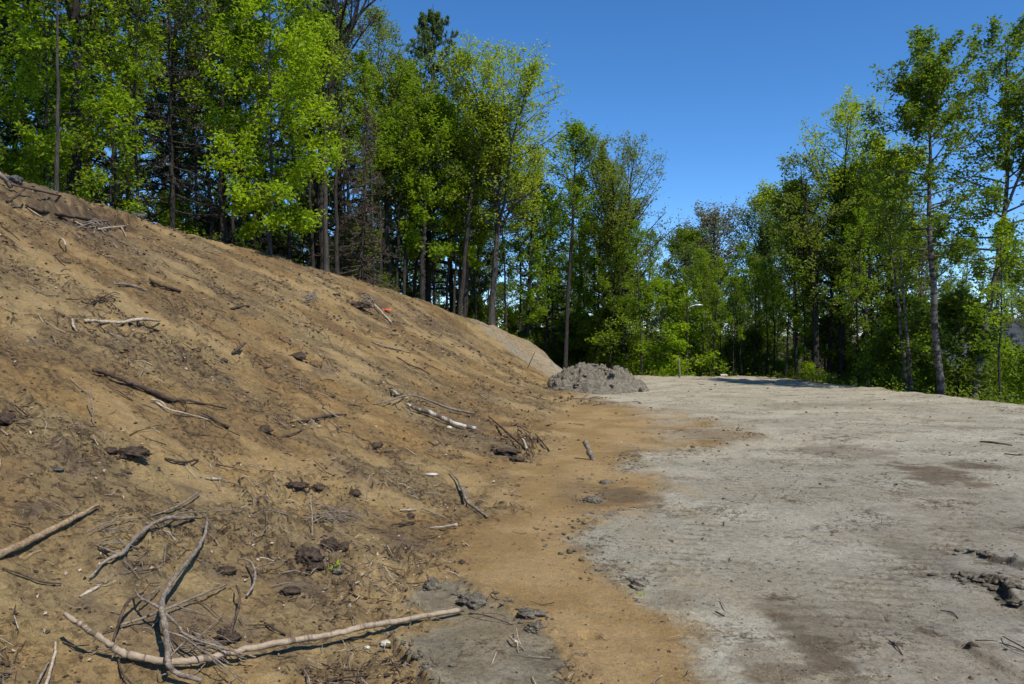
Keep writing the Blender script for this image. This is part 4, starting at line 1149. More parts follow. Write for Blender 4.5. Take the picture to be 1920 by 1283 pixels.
NS = [0]
def stick(name, label, cat, pts, rpx, mat, group=None, sides=8, twigs=(), knots=.15, rough=.10):
    """pts: photo px, py and optional height above the ground in metres; rpx radii in photo px"""
    NS[0] += 1
    rpx = [r * .67 for r in (list(rpx) if hasattr(rpx, '__len__') else [rpx, rpx * .7])]
    P = pts_at(pts, max(rpx))
    sc = float(np.mean(P[:, 1])) / FPX
    c = P.mean(0)
    V, F, C, al = stick_mesh(P - c, [r * sc for r in rpx], 1000 + NS[0], sides, knots, rough=rough)
    me = np_mesh(name, V, [F, C], True, {'along': ('POINT', 'FLOAT', al)})
    o = obj(name, me, M[mat], None, c)
    tag(o, label, cat, group)
    for k, (tp, tr) in enumerate(twigs):
        tr = [r * .62 for r in (list(tr) if hasattr(tr, '__len__') else [tr, tr * .5])]
        Q = pts_at(tp, max(tr))
        V, F, C, al = stick_mesh(Q - c, [r * sc for r in tr], 2000 + NS[0] * 20 + k, 6)
        obj('twig', np_mesh('twig', V, [F, C], True, {'along': ('POINT', 'FLOAT', al)}), M[mat], o)
    return o

S = stick
S('birch_branch', 'long pale birch branch lying across the bottom left foreground', 'branch',
  [(122, 1151, .17), (160, 1178, .14), (205, 1207, .08), (222, 1222, .05), (262, 1232, .04), (310, 1241, .04), (370, 1238, .04), (430, 1225, .05), (480, 1213, .06), (560, 1200, .06), (620, 1190, .06), (700, 1172, .05), (780, 1158, .03), (868, 1143, .02)],
  [6, 7, 8, 9, 9.5, 9.5, 9.5, 9, 9, 9, 9, 8.8, 8.4, 8], 'birch_log', sides=12, knots=.10,
  twigs=[([(222, 1222, .05), (214, 1228, .04), (210, 1234, .02)], 4), ([(560, 1200, .06), (575, 1208, .03), (600, 1202, .01)], 2), ([(640, 1186, .06), (655, 1192, .05), (690, 1184, .01)], 1.5)])
S('grey_branch', 'bent grey brown branch standing up across the birch branch', 'branch',
  [(388, 975, .10), (385, 1000, .09), (370, 1030, .08), (345, 1060, .10), (322, 1090, .12), (308, 1115, .14), (303, 1140, .15), (311, 1180, .13), (315, 1215, .11), (316, 1245, .10), (332, 1262, .06), (378, 1276, .02)],
  [4.5, 5, 6, 6.5, 6.5, 7, 8, 7.5, 7, 7.5, 7, 5], 'wood_grey', sides=10,
  twigs=[([(308, 1143, .15), (280, 1130, .13), (262, 1120, .10), (252, 1105, .06)], [5, 3]), ([(310, 1150, .15), (335, 1175, .13), (350, 1192, .12), (395, 1208, .10), (440, 1222, .09), (480, 1232, .06)], [4.5, 2.5]),
         ([(316, 1185, .12), (345, 1195, .12), (372, 1215, .12), (410, 1240, .1), (460, 1283, .05)], [3, 2]), ([(316, 1235, .10), (345, 1205, .10), (372, 1195, .08), (420, 1150, .03)], [2.5, 1.2]),
         ([(318, 1202, .10), (330, 1225, .07), (350, 1240, .02)], 2), ([(316, 1262, .06), (300, 1266, .05), (296, 1255, .03)], 2), ([(262, 1120, .10), (285, 1112, .07), (303, 1098, .03)], [3, 2])])
S('dark_branch', 'dark crooked branch left of the bent grey one', 'branch', [(268, 1112, .07), (245, 1124, .10), (232, 1142, .10), (222, 1170, .07), (212, 1202, .02)], [3.5, 4.5, 4.5, 4, 3], 'wood_dark')
S('dark_branch', 'dark curved twig dropping below the birch branch at bottom left', 'branch', [(222, 1232, .02), (226, 1255, .03), (238, 1273, .03), (256, 1290, .01)], [2.5, 3, 2.5], 'wood_dark')
S('straight_stick', 'straight brown stick passing behind the bent grey branch', 'stick', [(226, 1172, .03), (270, 1158, .04), (305, 1145, .05), (360, 1122, .04), (425, 1096, .02)], [2.5, 3.5, 3.5, 3, 3], 'wood_grey')
S('pine_log', 'thick tan pole reaching in from the left edge', 'log', [(-60, 1062, .03), (20, 1030, .03), (70, 1006, .03), (130, 976, .03), (186, 946, .02)], [12, 11, 9.5, 8, 4], 'wood_tan', sides=12)
S('grey_branch', 'long curved grey branch above the bent one at lower left', 'branch', [(168, 1085, .02), (200, 1050, .03), (228, 1038, .03), (248, 1015, .05), (275, 990, .06), (310, 972, .06), (340, 972, .05), (365, 970, .02)], [2, 4, 6, 6, 6, 6, 5.5, 5], 'wood_grey', sides=10,
  twigs=[([(300, 980, .06), (340, 962, .05), (390, 960, .04), (460, 953, .02)], [3, 1.5]), ([(225, 1040, .03), (200, 1030, .04), (184, 1024, .02)], [4, 2]), ([(232, 1050, .03), (250, 1070, .02), (262, 1085, .01)], 1.5)])
S('thin_stick', 'thin pale stick rising above the curved grey branch', 'stick', [(283, 968, .01), (320, 955, .03), (345, 942, .04), (376, 920, .06)], [2, 3, 2.8, 2], 'wood_grey')
S('bark_chunk', 'pale split wood chunk left of the bent grey branch', 'wood chunk', [(150, 1119), (168, 1109), (187, 1099)], [4, 6, 4], 'wood_pale')
S('thin_stick', 'pale yellowish stick at the bottom left corner', 'stick', [(84, 1295, .02), (96, 1250, .03), (103, 1225, .03), (104, 1203, .02)], [4, 4.5, 4, 3], 'wood_pale')
S('thin_stick', 'grey weathered stick beside the pale yellowish one at the corner', 'stick', [(66, 1290, .01), (80, 1262, .02), (92, 1240, .01)], [4, 3.5, 2], 'wood_grey')
S('dark_branch', 'dark bent twig standing right of the bent grey branch', 'branch', [(443, 1098, .07), (450, 1118, .08), (446, 1145, .07), (436, 1172, .05), (428, 1205, .02)], [2.5, 3.5, 4, 4, 3], 'wood_dark')
S('grey_branch', 'grey hooked twig right of the dark bent one', 'branch', [(446, 1047, .03), (468, 1052, .07), (478, 1072, .08), (476, 1095, .06), (462, 1118, .02)], [2, 3, 3.5, 3.5, 3], 'wood_grey', twigs=[([(476, 1066, .08), (500, 1058, .06), (540, 1050, .01)], [2.5, 1.5])])
S('dark_branch', 'dark stick on the bare ground at the left edge', 'stick', [(5, 1065, .01), (45, 1078, .02), (75, 1090, .02), (115, 1095, .01)], [2, 3, 3, 2], 'wood_dark')
S('hill_log', 'long dark log tapering to the right across the mid left slope', 'log', [(176, 694, .03), (200, 700, .03), (240, 716, .03), (285, 734, .03), (320, 750, .02), (345, 750, .02), (425, 766, .01)], [6, 7.5, 7, 6.5, 6, 4, 2.2], 'wood_dark', sides=10, twigs=[([(335, 748, .02), (349, 760, .03), (347, 770, .02), (335, 783, .01)], [2, 1.2])])
S('pale_stick', 'pale thin stick below the long dark log', 'stick', [(285, 748, .02), (312, 766, .03), (345, 775, .03), (395, 788, .01)], [3.5, 2.5, 2.2, 2], 'wood_pale', twigs=[([(283, 750, .02), (300, 752, .03), (314, 764, .02)], 3)])
S('dark_branch', 'dark stick with a thick end right of the pale thin stick', 'stick', [(370, 772, .01), (395, 782, .02), (410, 792, .02), (428, 801, .01)], [1.5, 2.5, 3, 5], 'wood_dark')
S('driftwood_log', 'pale bleached driftwood log on the left slope', 'log', [(160, 602, .03), (190, 603, .04), (225, 605, .04), (248, 601, .05), (270, 599, .05), (300, 602, .02)], [4, 5, 4.5, 5.5, 5, 2.5], 'wood_pale', sides=9)
S('pale_stick', 'short curved pale root left of the bleached log', 'root', [(136, 598, .02), (137, 610, .03), (144, 622, .01)], [2.5, 3.5, 2.5], 'wood_pale')
S('dark_branch', 'dark twig crossing under the bleached log', 'twig', [(250, 592, .02), (265, 608, .03), (297, 620, .01)], [2, 3, 2.5], 'wood_dark')
S('bark_slab', 'flat grey bark strip high on the left slope', 'bark', [(214, 532, .02), (240, 534, .02), (262, 540, .02), (277, 546, .01)], [3, 4, 3.5, 2], 'wood_grey', twigs=[([(213, 530, .02), (222, 526, .03), (229, 524, .03)], 1.5)])
S('dark_branch', 'dark broken branch right of the flat bark strip', 'branch', [(281, 524, .04), (296, 533, .03), (318, 540, .03), (338, 546, .02)], [3.5, 4, 4.5, 4], 'wood_dark')
S('dark_branch', 'short dark stick lying alone at the centre of the slope', 'stick', [(434, 579, .01), (450, 575, .02), (463, 573, .02)], [3.5, 2.5, 2], 'wood_dark')
S('dark_stub', 'stubby dark root leaning up from the slope centre', 'root', [(436, 663, .01), (447, 654, .06), (460, 643, .10)], [4, 5, 3.5], 'wood_dark', twigs=[([(452, 648, .08), (446, 638, .07), (436, 634, .05)], 2)])
S('wooden_stake', 'straight pale wooden stake lying beside an orange scrap', 'stake', [(702, 571, .05), (718, 588, .05), (733, 604, .03)], [2.8, 2.8, 2.8], 'wood_pale', knots=.02, sides=6, rough=.03)
S('birch_log', 'white and black birch log on the lower middle slope', 'log', [(762, 758, .03), (785, 768, .05), (810, 776, .05), (835, 787, .05), (865, 798, .04), (891, 803, .03)], [4, 6, 6.5, 6.5, 6, 5.5], 'birch_patchy', sides=11)
S('birch_stick', 'short white birch stick uphill of the birch log', 'stick', [(733, 731, .03), (744, 738, .03), (756, 746, .02)], [3, 4, 3.5], 'birch_patchy')
S('thin_branch', 'thin arched branch beside the birch log', 'branch', [(700, 758, .01), (730, 752, .06), (755, 743, .10), (778, 742, .12), (805, 751, .10), (835, 763, .06), (860, 770, .05), (888, 775, .02)], [1.5, 2, 2.2, 2.5, 3, 3.5, 3.5, 3], 'wood_grey', twigs=[([(880, 776, .03), (882, 783, .03), (878, 790, .01)], 1.4), ([(850, 770, .04), (835, 770, .04), (826, 773, .01)], [2.2, 1.5])])
S('dark_branch', 'dark gnarled stick left of the birch log', 'stick', [(545, 792, .01), (575, 788, .02), (600, 782, .03), (620, 779, .03), (650, 777, .01)], [2, 4, 4.5, 4, 2], 'wood_dark')
S('thin_stick', 'thin stick propped on the dark gnarled one', 'stick', [(605, 762, .06), (618, 773, .06), (636, 784, .04)], [1.8, 2.6, 2.6], 'wood_grey')
S('thin_stick', 'thin grey stick lying high at the slope centre', 'stick', [(697, 641, .02), (722, 650, .03), (745, 655, .03), (771, 662, .01)], [1.5, 2.4, 2.2, 1.5], 'wood_grey')
S('thin_stick', 'thin bent stick right of the slope centre', 'stick', [(744, 669, .02), (768, 684, .04), (790, 692, .02), (806, 702, .01)], [1.5, 2, 2, 1.5], 'wood_dark')
S('thin_stick', 'thin twig below the slope centre left of the birch log', 'twig', [(520, 821, .01), (545, 815, .02), (566, 807, .01)], [1.5, 2.2, 1.8], 'wood_dark')
S('split_branch', 'split grey branch pointing down at the edge of the orange sand', 'branch', [(843, 884, .02), (858, 900, .04), (868, 922, .04), (876, 940, .04), (893, 954, .03), (914, 969, .01)], [1.5, 3, 5, 4.5, 4, 3], 'wood_grey', twigs=[([(866, 915, .04), (874, 925, .03), (880, 948, .02)], [3.5, 2])])
S('dark_branch', 'dark stick running down into the root mat', 'stick', [(917, 782, .03), (935, 797, .05), (955, 815, .05), (985, 840, .02)], [2, 2.6, 3, 2.5], 'wood_dark')
S('pale_stick', 'short pale stick on the right of the root mat', 'stick', [(979, 823, .05), (984, 831, .05), (987, 840, .03)], [2.5, 4, 3.5], 'wood_pale')
S('thin_stick', 'thin dark twig at the right end of the brushy slope foot', 'twig', [(1003, 813, .04), (1016, 828, .04), (1030, 845, .01)], [1.4, 2.2, 1.8], 'wood_dark')
S('dark_branch', 'dark stick lying above the tan sand shelf on the left', 'stick', [(309, 859, .01), (330, 865, .02), (350, 866, .02), (372, 862, .01)], [2.5, 4, 4, 2.5], 'wood_dark')
S('bark_chunk', 'small pale bark chunk on the tan sand shelf', 'wood chunk', [(386, 897, .0), (400, 898, .01), (414, 899, .0)], [3, 4.5, 3], 'wood_pale')
S('dark_branch', 'short dark stick above the smooth orange sand', 'stick', [(735, 984, .01), (757, 981, .02), (778, 979, .01)], [2.5, 4, 2.5], 'wood_dark')
S('pale_stick', 'short pale stick uphill of the short dark one', 'stick', [(750, 957, .01), (765, 956, .02), (781, 955, .01)], [2, 3, 2], 'wood_pale')
S('pale_stick', 'pale peeled twig with a brown knot near the orange sand', 'stick', [(806, 989, .01), (835, 988, .02), (857, 984, .03)], [1.5, 3.5, 5], 'wood_pale')
S('thin_stick', 'thin stick uphill of the peeled twig', 'stick', [(790, 954, .02), (812, 962, .02), (836, 972, .01)], [1.5, 2, 1.8], 'wood_grey')
S('thin_stick', 'dark thin stick below the birch branch at the bottom', 'stick', [(610, 1280, .01), (640, 1272, .02), (690, 1266, .01)], [2.5, 3, 2], 'wood_dark')
S('thin_stick', 'grey thin stick cut off by the bottom edge', 'stick', [(570, 1256, .02), (578, 1272, .03), (584, 1290, .02)], [3, 3, 3], 'wood_grey')
S('dark_branch', 'dark twig left of the bottom birch branch middle', 'twig', [(496, 1168, .01), (515, 1178, .02), (536, 1190, .01)], [2.5, 3.5, 3], 'wood_dark')
S('thin_root', 'forked thin root trailing from the clay clod at the branch tip', 'root', [(882, 1150, .02), (905, 1153, .03), (930, 1160, .02), (962, 1172, .0)], [1.5, 2, 1.8, 1.2], 'wood_dark', twigs=[([(895, 1152, .02), (925, 1150, .02), (948, 1156, .0)], 1.3)])
S('bark_chunk', 'pale wood splinter with dark legs on the grey slab', 'wood chunk', [(955, 1195, .02), (965, 1202, .03), (973, 1205, .02)], [3, 4, 3], 'wood_pale', twigs=[([(968, 1178, .04), (972, 1198, .03), (984, 1222, .0)], 2), ([(970, 1203, .03), (972, 1225, .0)], 2)])
S('thin_stick', 'pale straw like stick on the grey slab', 'stick', [(931, 1222, .01), (924, 1240, .02), (919, 1250, .0)], [1.6, 1.8, 1.4], 'wood_pale')
S('thin_stick', 'pale stick at the bottom of the grey slab', 'stick', [(997, 1268, .01), (1003, 1280, .01), (1010, 1294, .0)], [1.8, 2, 1.8], 'wood_pale')
S('dark_branch', 'dark V shaped twig, upper arm at the right edge', 'twig', [(1880, 1193, .01), (1900, 1204, .03), (1930, 1220, .02)], [1.4, 2, 2], 'wood_dark')
S('dark_branch', 'dark V shaped twig, lower arm at the right edge', 'twig', [(1874, 1205, .01), (1900, 1213, .02), (1930, 1226, .02)], [1.4, 1.8, 2], 'wood_dark')
S('dark_branch', 'small dark forked twig at the bottom right', 'twig', [(1667, 1202, .005), (1677, 1206, .01), (1697, 1207, .01)], [2, 3.5, 2], 'wood_dark', twigs=[([(1677, 1206, .01), (1684, 1216, .008), (1692, 1228, .0)], [3, 1.5])])
S('dark_branch', 'dark curved twig on the clay near the big rut', 'twig', [(1764, 1145, .0), (1780, 1147, .006), (1790, 1152, .006), (1796, 1160, .0)], [1.2, 2, 2, 1.5], 'wood_dark')
S('dark_branch', 'dark twig sticking in from the right edge of the clearing', 'twig', [(1884, 851, .02), (1905, 853, .04), (1935, 853, .03)], [1.8, 1.6, 1.6], 'wood_dark')
S('dark_branch', 'flat brown stick lying far right on the clearing', 'stick', [(1838, 828, .02), (1862, 830, .03), (1898, 835, .01)], [2, 3, 2], 'wood_dark')
S('thin_stick', 'thin pale twig in the middle of the clearing', 'twig', [(1350, 1124, .01), (1360, 1138, .02), (1367, 1150, .0)], [1.3, 1.6, 1.2], 'wood_pale')
S('dark_branch', 'small dark stick below the pale twig in the clearing', 'twig', [(1341, 1147, .01), (1350, 1151, .01), (1358, 1155, .0)], [2, 2.6, 2], 'wood_dark')
S('bark_chunk', 'torn brown wood chunk half buried in the clearing', 'wood chunk', [(1182, 1090, .02), (1196, 1092, .04), (1211, 1100, .02)], [3, 5, 3.5], 'wood_grey')
# --- top left bank
S('leaning_pole', 'pale cut pole leaning on the sod bank at the left edge', 'pole', [(-12, 312, .25), (4, 330, .15), (20, 352, .03)], [6, 6, 5], 'wood_grey')
S('dark_branch', 'dark broken root poking up from the sod bank', 'root', [(13, 379, .05), (28, 369, .15), (46, 355, .28)], [5, 4.5, 3], 'wood_dark')
S('fallen_sapling', 'thin fallen sapling lying along the wood edge', 'log', [(20, 346, .12), (60, 355, .12), (100, 364, .1), (165, 377, .05)], [2.4, 2.6, 2.4, 2], 'wood_dark')
S('pale_stick', 'thin pale stick under the lip of the sod bank', 'stick', [(52, 390, .03), (64, 398, .03), (78, 407, .01)], [1.4, 1.8, 1.6], 'wood_pale')
S('pale_stick', 'pale branch lying at the right end of the sod bank', 'branch', [(184, 430, .02), (205, 427, .03), (236, 424, .02)], [1.8, 2.6, 2], 'wood_pale', twigs=[([(227, 425, .03), (232, 434, .02), (237, 444, .0)], 2)])
S('pale_stick', 'short pale stick left of the pale branch under the bank', 'stick', [(133, 412, .02), (146, 418, .03), (158, 425, .01)], [1.4, 1.8, 1.4], 'wood_pale')
S('root_log', 'torn dark root running along the undercut of the sod bank', 'root', [(48, 384, .05), (80, 396, .06), (120, 404, .05), (165, 411, .05), (205, 421, .02)], [4, 6, 5, 5, 3], 'wood_dark')
S('bent_root', 'pale hooped root arching out of the upper left slope', 'root', [(110, 455, .0), (113, 448, .10), (119, 450, .14), (123, 460, .10), (124, 471, .0)], [1.6, 2.4, 2.6, 2.4, 1.8], 'wood_pale')
S('thin_stick', 'upright thin crooked stick on the left slope', 'stick', [(167, 730, .16), (170, 748, .12), (175, 768, .08), (173, 782, .04), (175, 796, .0)], [1.6, 2, 2.2, 2, 2], 'wood_grey')

# stake stub standing in the sand, with its shadow to the left
def upright(name, label, cat, foot_px, top_px, r, mat, mid=None):
    f = at(*foot_px); T = pt(top_px[0], top_px[1], f[1])
    Q = [f - np.array([0, 0, .05])] + ([pt(mid[0], mid[1], f[1])] if mid else []) + [T]
    Q = np.array(Q); sc = f[1] / FPX
    NS[0] += 1
    V, F, C, al = stick_mesh(Q - f, [q * sc for q in r], 1000 + NS[0], 9, .2)
    o = obj(name, np_mesh(name, V, [F, C], True, {'along': ('POINT', 'FLOAT', al)}), M[mat], None, f)
    return tag(o, label, cat)
upright('stick_stub', 'knobby stick standing upright in the sand at the slope foot', 'stick', (1113, 862), (1096, 827), [4.5, 5, 4, 6], 'wood_grey', (1106, 848))
upright('weed_stalk', 'pale dry weed stalk standing by the brush bundle', 'stalk', (585, 1002), (582, 936), [1.2, 1.2, .8], 'wood_pale', (585, 965))
upright('weed_stalk', 'dark dry weed stalk standing left of the pale one', 'stalk', (497, 1000), (494, 955), [1.4, 1.2, .8], 'wood_dark', (498, 975))
upright('weed_stalk', 'slanting reddish stalk at the light patch behind the slope', 'stalk', (988, 690), (1003, 660), [.9, .8, .6], 'wood_dark')
upright('wooden_post', 'thin wooden survey post on the far rim of the clearing', 'post', (1275, 708), (1273, 672), [1.5, 1.5, 1.5], 'wood_grey')

# brush bundle: a thing of many twigs
def bundle(name, label, cat, px, py, n, wpx, hpx, seed, mat, ang=0.25):
    c = at(px, py); rng = np.random.default_rng(seed)
    e = empty(name, c, label, cat); sc = c[1] / FPX
    for k in range(n):
        a = ang + rng.normal(0, .28); L = wpx * rng.uniform(.5, 1.1)
        ox, oy = rng.normal(0, wpx * .12), rng.normal(0, hpx * .35)
        q = []
        for t in (-.5, -.1, .25, .5):
            q.append(at(px + ox + t * L * math.cos(a), py + oy + t * L * math.sin(a) - 6 * (1 - (2 * t) ** 2) + rng.normal(0, 3), .010 + .02 * rng.random() + .03 * (1 - (2 * t) ** 2)))
        r = rng.uniform(.55, 1.35) * sc
        V, F, C, al = stick_mesh(np.array(q) - c, [r, r * .6], seed * 50 + k, 5, n=4)
        obj('twig', np_mesh('twig', V, [F, C], True, {'along': ('POINT', 'FLOAT', al)}), M[mat], e)
bundle('brush_bundle', 'fan of grey brushwood twigs lying above the peat clods', 'brushwood', 615, 968, 16, 90, 16, 41, 'wood_grey', .22)
bundle('brush_bundle', 'tangle of thin twigs around the bent grey branch', 'brushwood', 400, 1225, 11, 150, 50, 42, 'wood_grey', .35)
bundle('brush_bundle', 'loose tangle of twigs behind the bent grey branch', 'brushwood', 225, 1010, 10, 100, 40, 43, 'wood_grey', -.1)
bundle('brush_bundle', 'tangle of dark twigs at the foot of the slope', 'brushwood', 985, 828, 10, 50, 24, 44, 'wood_dark', .8)
bundle('brush_bundle', 'small heap of twigs near the bleached log', 'brushwood', 195, 562, 10, 60, 14, 45, 'wood_dark', .1)
bundle('brush_bundle', 'pale twigs tangled at the top of the slope centre', 'brushwood', 583, 562, 9, 34, 10, 46, 'wood_grey', -.2)
bundle('brush_bundle', 'pale splintered twigs beside the orange scrap', 'brushwood', 692, 562, 8, 24, 8, 47, 'wood_grey', .3)
bundle('brush_bundle', 'grey twigs and bark bits under the sod bank', 'brushwood', 180, 424, 12, 60, 8, 48, 'wood_grey', .1)

# orange scrap of marking tape
M['orange'] = mat_plain('orange_tape', (.75, .10, .03), .5)
def scrap(name, label, cat, px, py, w, mat, seed, h=.03):
    c = at(px, py); rng = np.random.default_rng(seed); sc = c[1] / FPX * w
    n = 6
    gx, gy = np.meshgrid(np.linspace(-1, 1, n), np.linspace(-.5, .5, n), indexing='ij')
    zz = h + h * gn(gx * 1.5 + seed, gy * 2, seed) * 1.2
    V = np.stack([gx * sc * (1 + .2 * gy), gy * sc, zz], -1).reshape(-1, 3)
    V = np.vstack([V, V - np.array([0, 0, .006])])
    idx = np.arange(n * n).reshape(n, n)
    F = np.stack([idx[:-1, :-1], idx[1:, :-1], idx[1:, 1:], idx[:-1, 1:]], -1).reshape(-1, 4)
    F = np.vstack([F, F[:, ::-1] + n * n])
    o = obj(name, np_mesh(name, V, [F], True), M[mat], None, c)
    o.rotation_euler = (R(18), 0, rng.uniform(-.5, .8))
    return tag(o, label, cat)
scrap('orange_tape', 'bright orange scrap of marking tape on the upper slope', 'tape scrap', 724, 584, 9, 'orange', 3, .05)
scrap('white_sheet', 'small pale sheet of litter lying on the far rim', 'litter', 1358, 706, 7, 'stone_pale', 8, .06)
scrap('white_scrap', 'small white scrap beside the survey post', 'litter', 1287, 704, 3, 'stone_pale', 9, .08)

# small green sprigs
def sprig(label, px, py, n, size, seed):
    c = at(px, py); rng = np.random.default_rng(seed)
    P = np.repeat(np.array([[[0, 0, .005], [0, 0, .04], [.02, 0, .06]]]), 3, 0) + rng.normal(0, .03, (3, 1, 3)) * np.array([1, 1, .1])
    V, F, t = leaves(rng, P, n, size, size * .4, 0, .45, 1.5)
    V[:, 2] = np.abs(V[:, 2]) + .008
    o = obj('green_sprig', np_mesh('green_sprig', V, [F], False, {'tint': ('POINT', 'FLOAT', t)}), M['leaf_lime'], None, c)
    tag(o, label, 'sprig')
sprig('tiny green sprig below the peat clods', 632, 1076, 4, .032, 1)
sprig('yellow green leaf sprig on the orange sand edge', 1203, 1131, 3, .03, 2)

# ------------------------------------------------------------------ houses and street lamp among the trees
M['roof_brown'] = mat_rough('roof_brown', (.035, .024, .018), (.07, .05, .038), 12, .5, .02)
M['wall_brown'] = mat_rough('wall_brown', (.05, .035, .025), (.09, .065, .045), 8, .4, .02, (1, 1, 6))
M['roof_grey'] = mat_rough('roof_grey', (.035, .04, .048), (.07, .077, .088), 12, .5, .02)
M['wall_grey'] = mat_rough('wall_grey', (.10, .095, .085), (.17, .16, .145), 8, .3, .02, (1, 1, 6))
M['white_trim'] = mat_plain('white_trim', (.72, .73, .74), .5)
M['glass'] = mat_plain('window_glass', (.02, .025, .03), .08)
M['lamp_metal'] = mat_plain('lamp_metal', (.62, .64, .65), .35, .3)
M['pole_wood'] = mat_rough('pole_wood', (.10, .085, .07), (.18, .155, .13), 10, .4, .02, (3, 3, .5))

def box(name, x0, x1, y0, y1, z0, z1, mat, parent):
    V = np.array([[x, y, z] for z in (z0, z1) for y in (y0, y1) for x in (x0, x1)], float)
    F = np.array([[0, 2, 3, 1], [4, 5, 7, 6], [0, 1, 5, 4], [2, 6, 7, 3], [0, 4, 6, 2], [1, 3, 7, 5]])
    return obj(name, np_mesh(name, V, [F], False), M[mat], parent)

def house(label, loc, rz, w, d, h, rh, roofm, wallm, trim):
    e = empty('house', loc, label, 'house'); e.rotation_euler = (0, 0, rz)
    box('wall', -w / 2, w / 2, -d / 2, d / 2, -1.0, h, wallm, e)
    ov = .45; t = .12
    for s_ in (-1, 1):                              # two roof slopes, ridge along y
        V = []
        for yy in (-d / 2 - ov, d / 2 + ov):
            for xx, zz in ((0, h + rh), (s_ * (w / 2 + ov), h - ov * rh / (w / 2))):
                V += [[xx + s_ * .004, yy, zz], [xx + s_ * .004, yy, zz + t]]
        V = np.array(V, float)
        F = np.array([[0, 2, 3, 1], [4, 5, 7, 6], [0, 1, 5, 4], [2, 6, 7, 3], [0, 4, 6, 2], [1, 3, 7, 5]])
        obj('roof', np_mesh('roof', V, [F], False), M[roofm], e)
        xe = s_ * (w / 2 + ov)
        box('gutter', xe - .05, xe + .05, -d / 2 - ov, d / 2 + ov, h - ov * rh / (w / 2) - .12, h - ov * rh / (w / 2) - .01, trim, e)
    gv = np.array([[-w / 2 + .01, 0, h], [w / 2 - .01, 0, h], [0, 0, h + rh - .02]])
    for s_ in (-1, 1):
        V = np.vstack([gv + np.array([0, s_ * (d / 2 - .01), 0]), gv + np.array([0, s_ * (d / 2 - .15), 0])])
        obj('gable', np_mesh('gable', V, [np.array([[0, 1, 2], [3, 5, 4]]), np.array([[0, 3, 4, 1], [1, 4, 5, 2], [2, 5, 3, 0]])], False), M[wallm], e)
        for xx in (-w / 4, w / 4):
            wi = box('window', xx - .5, xx + .5, s_ * d / 2 - .02, s_ * d / 2 + .05 * s_ + .02, h * .35, h * .35 + 1.1, trim, e)
            box('pane', xx - .42, xx + .42, s_ * d / 2 - .01, s_ * d / 2 + .06 * s_ + .02, h * .35 + .08, h * .35 + 1.02, 'glass', wi)
    return e
ev = pt(534, 466, 33)
house('dark brown house roof showing through trunks at the slope crest', (ev[0] - 3.2, 36, ev[2] - 2.35), R(4), 5.4, 5.0, 2.6, 1.35, 'roof_brown', 'wall_brown', 'roof_brown')
ev = pt(1880, 703, 34)
house('grey roofed house with white gutter behind the right hand birches', (ev[0] + 1.2, 38.5, ev[2] - 2.3), R(84), 7.0, 8.5, 2.6, 2.1, 'roof_grey', 'wall_grey', 'white_trim')

# street lamp beyond the clearing
def street_lamp():
    Y = 32.6
    top = pt(1289, 575, Y); x, z = top[0], top[2]; zb = gz(x, Y)
    e = empty('street_lamp', (x, Y, zb), 'street lamp with pale curved arm showing among the far trees', 'street lamp')
    h = z - zb
    V, F, C, al = stick_mesh(np.array([[0, 0, -.3], [0, 0, h * .5], [0, 0, h]]), [.045, .04, .035], 1, 10, 0, rough=0)
    obj('pole', np_mesh('pole', V, [F, C], True), M['bark_dark'], e)
    V, F, C, al = stick_mesh(np.array([[0, 0, h - .10], [.16, 0, h + .01], [.32, 0, h + .05]]), [.022, .022, .022], 2, 8, 0, rough=0)
    obj('arm', np_mesh('arm', V, [F, C], True), M['lamp_metal'], e)
    me = lump_mesh(3, .19, .085, .048, 0.0, 3, False)
    obj('lamp_head', me, M['lamp_metal'], e, (.47, 0, h + .06))
    me = lump_mesh(4, .11, .06, .032, 0.0, 2, False)
    obj('lens', me, M['glass'], e, (.50, 0, h + .03))
street_lamp()

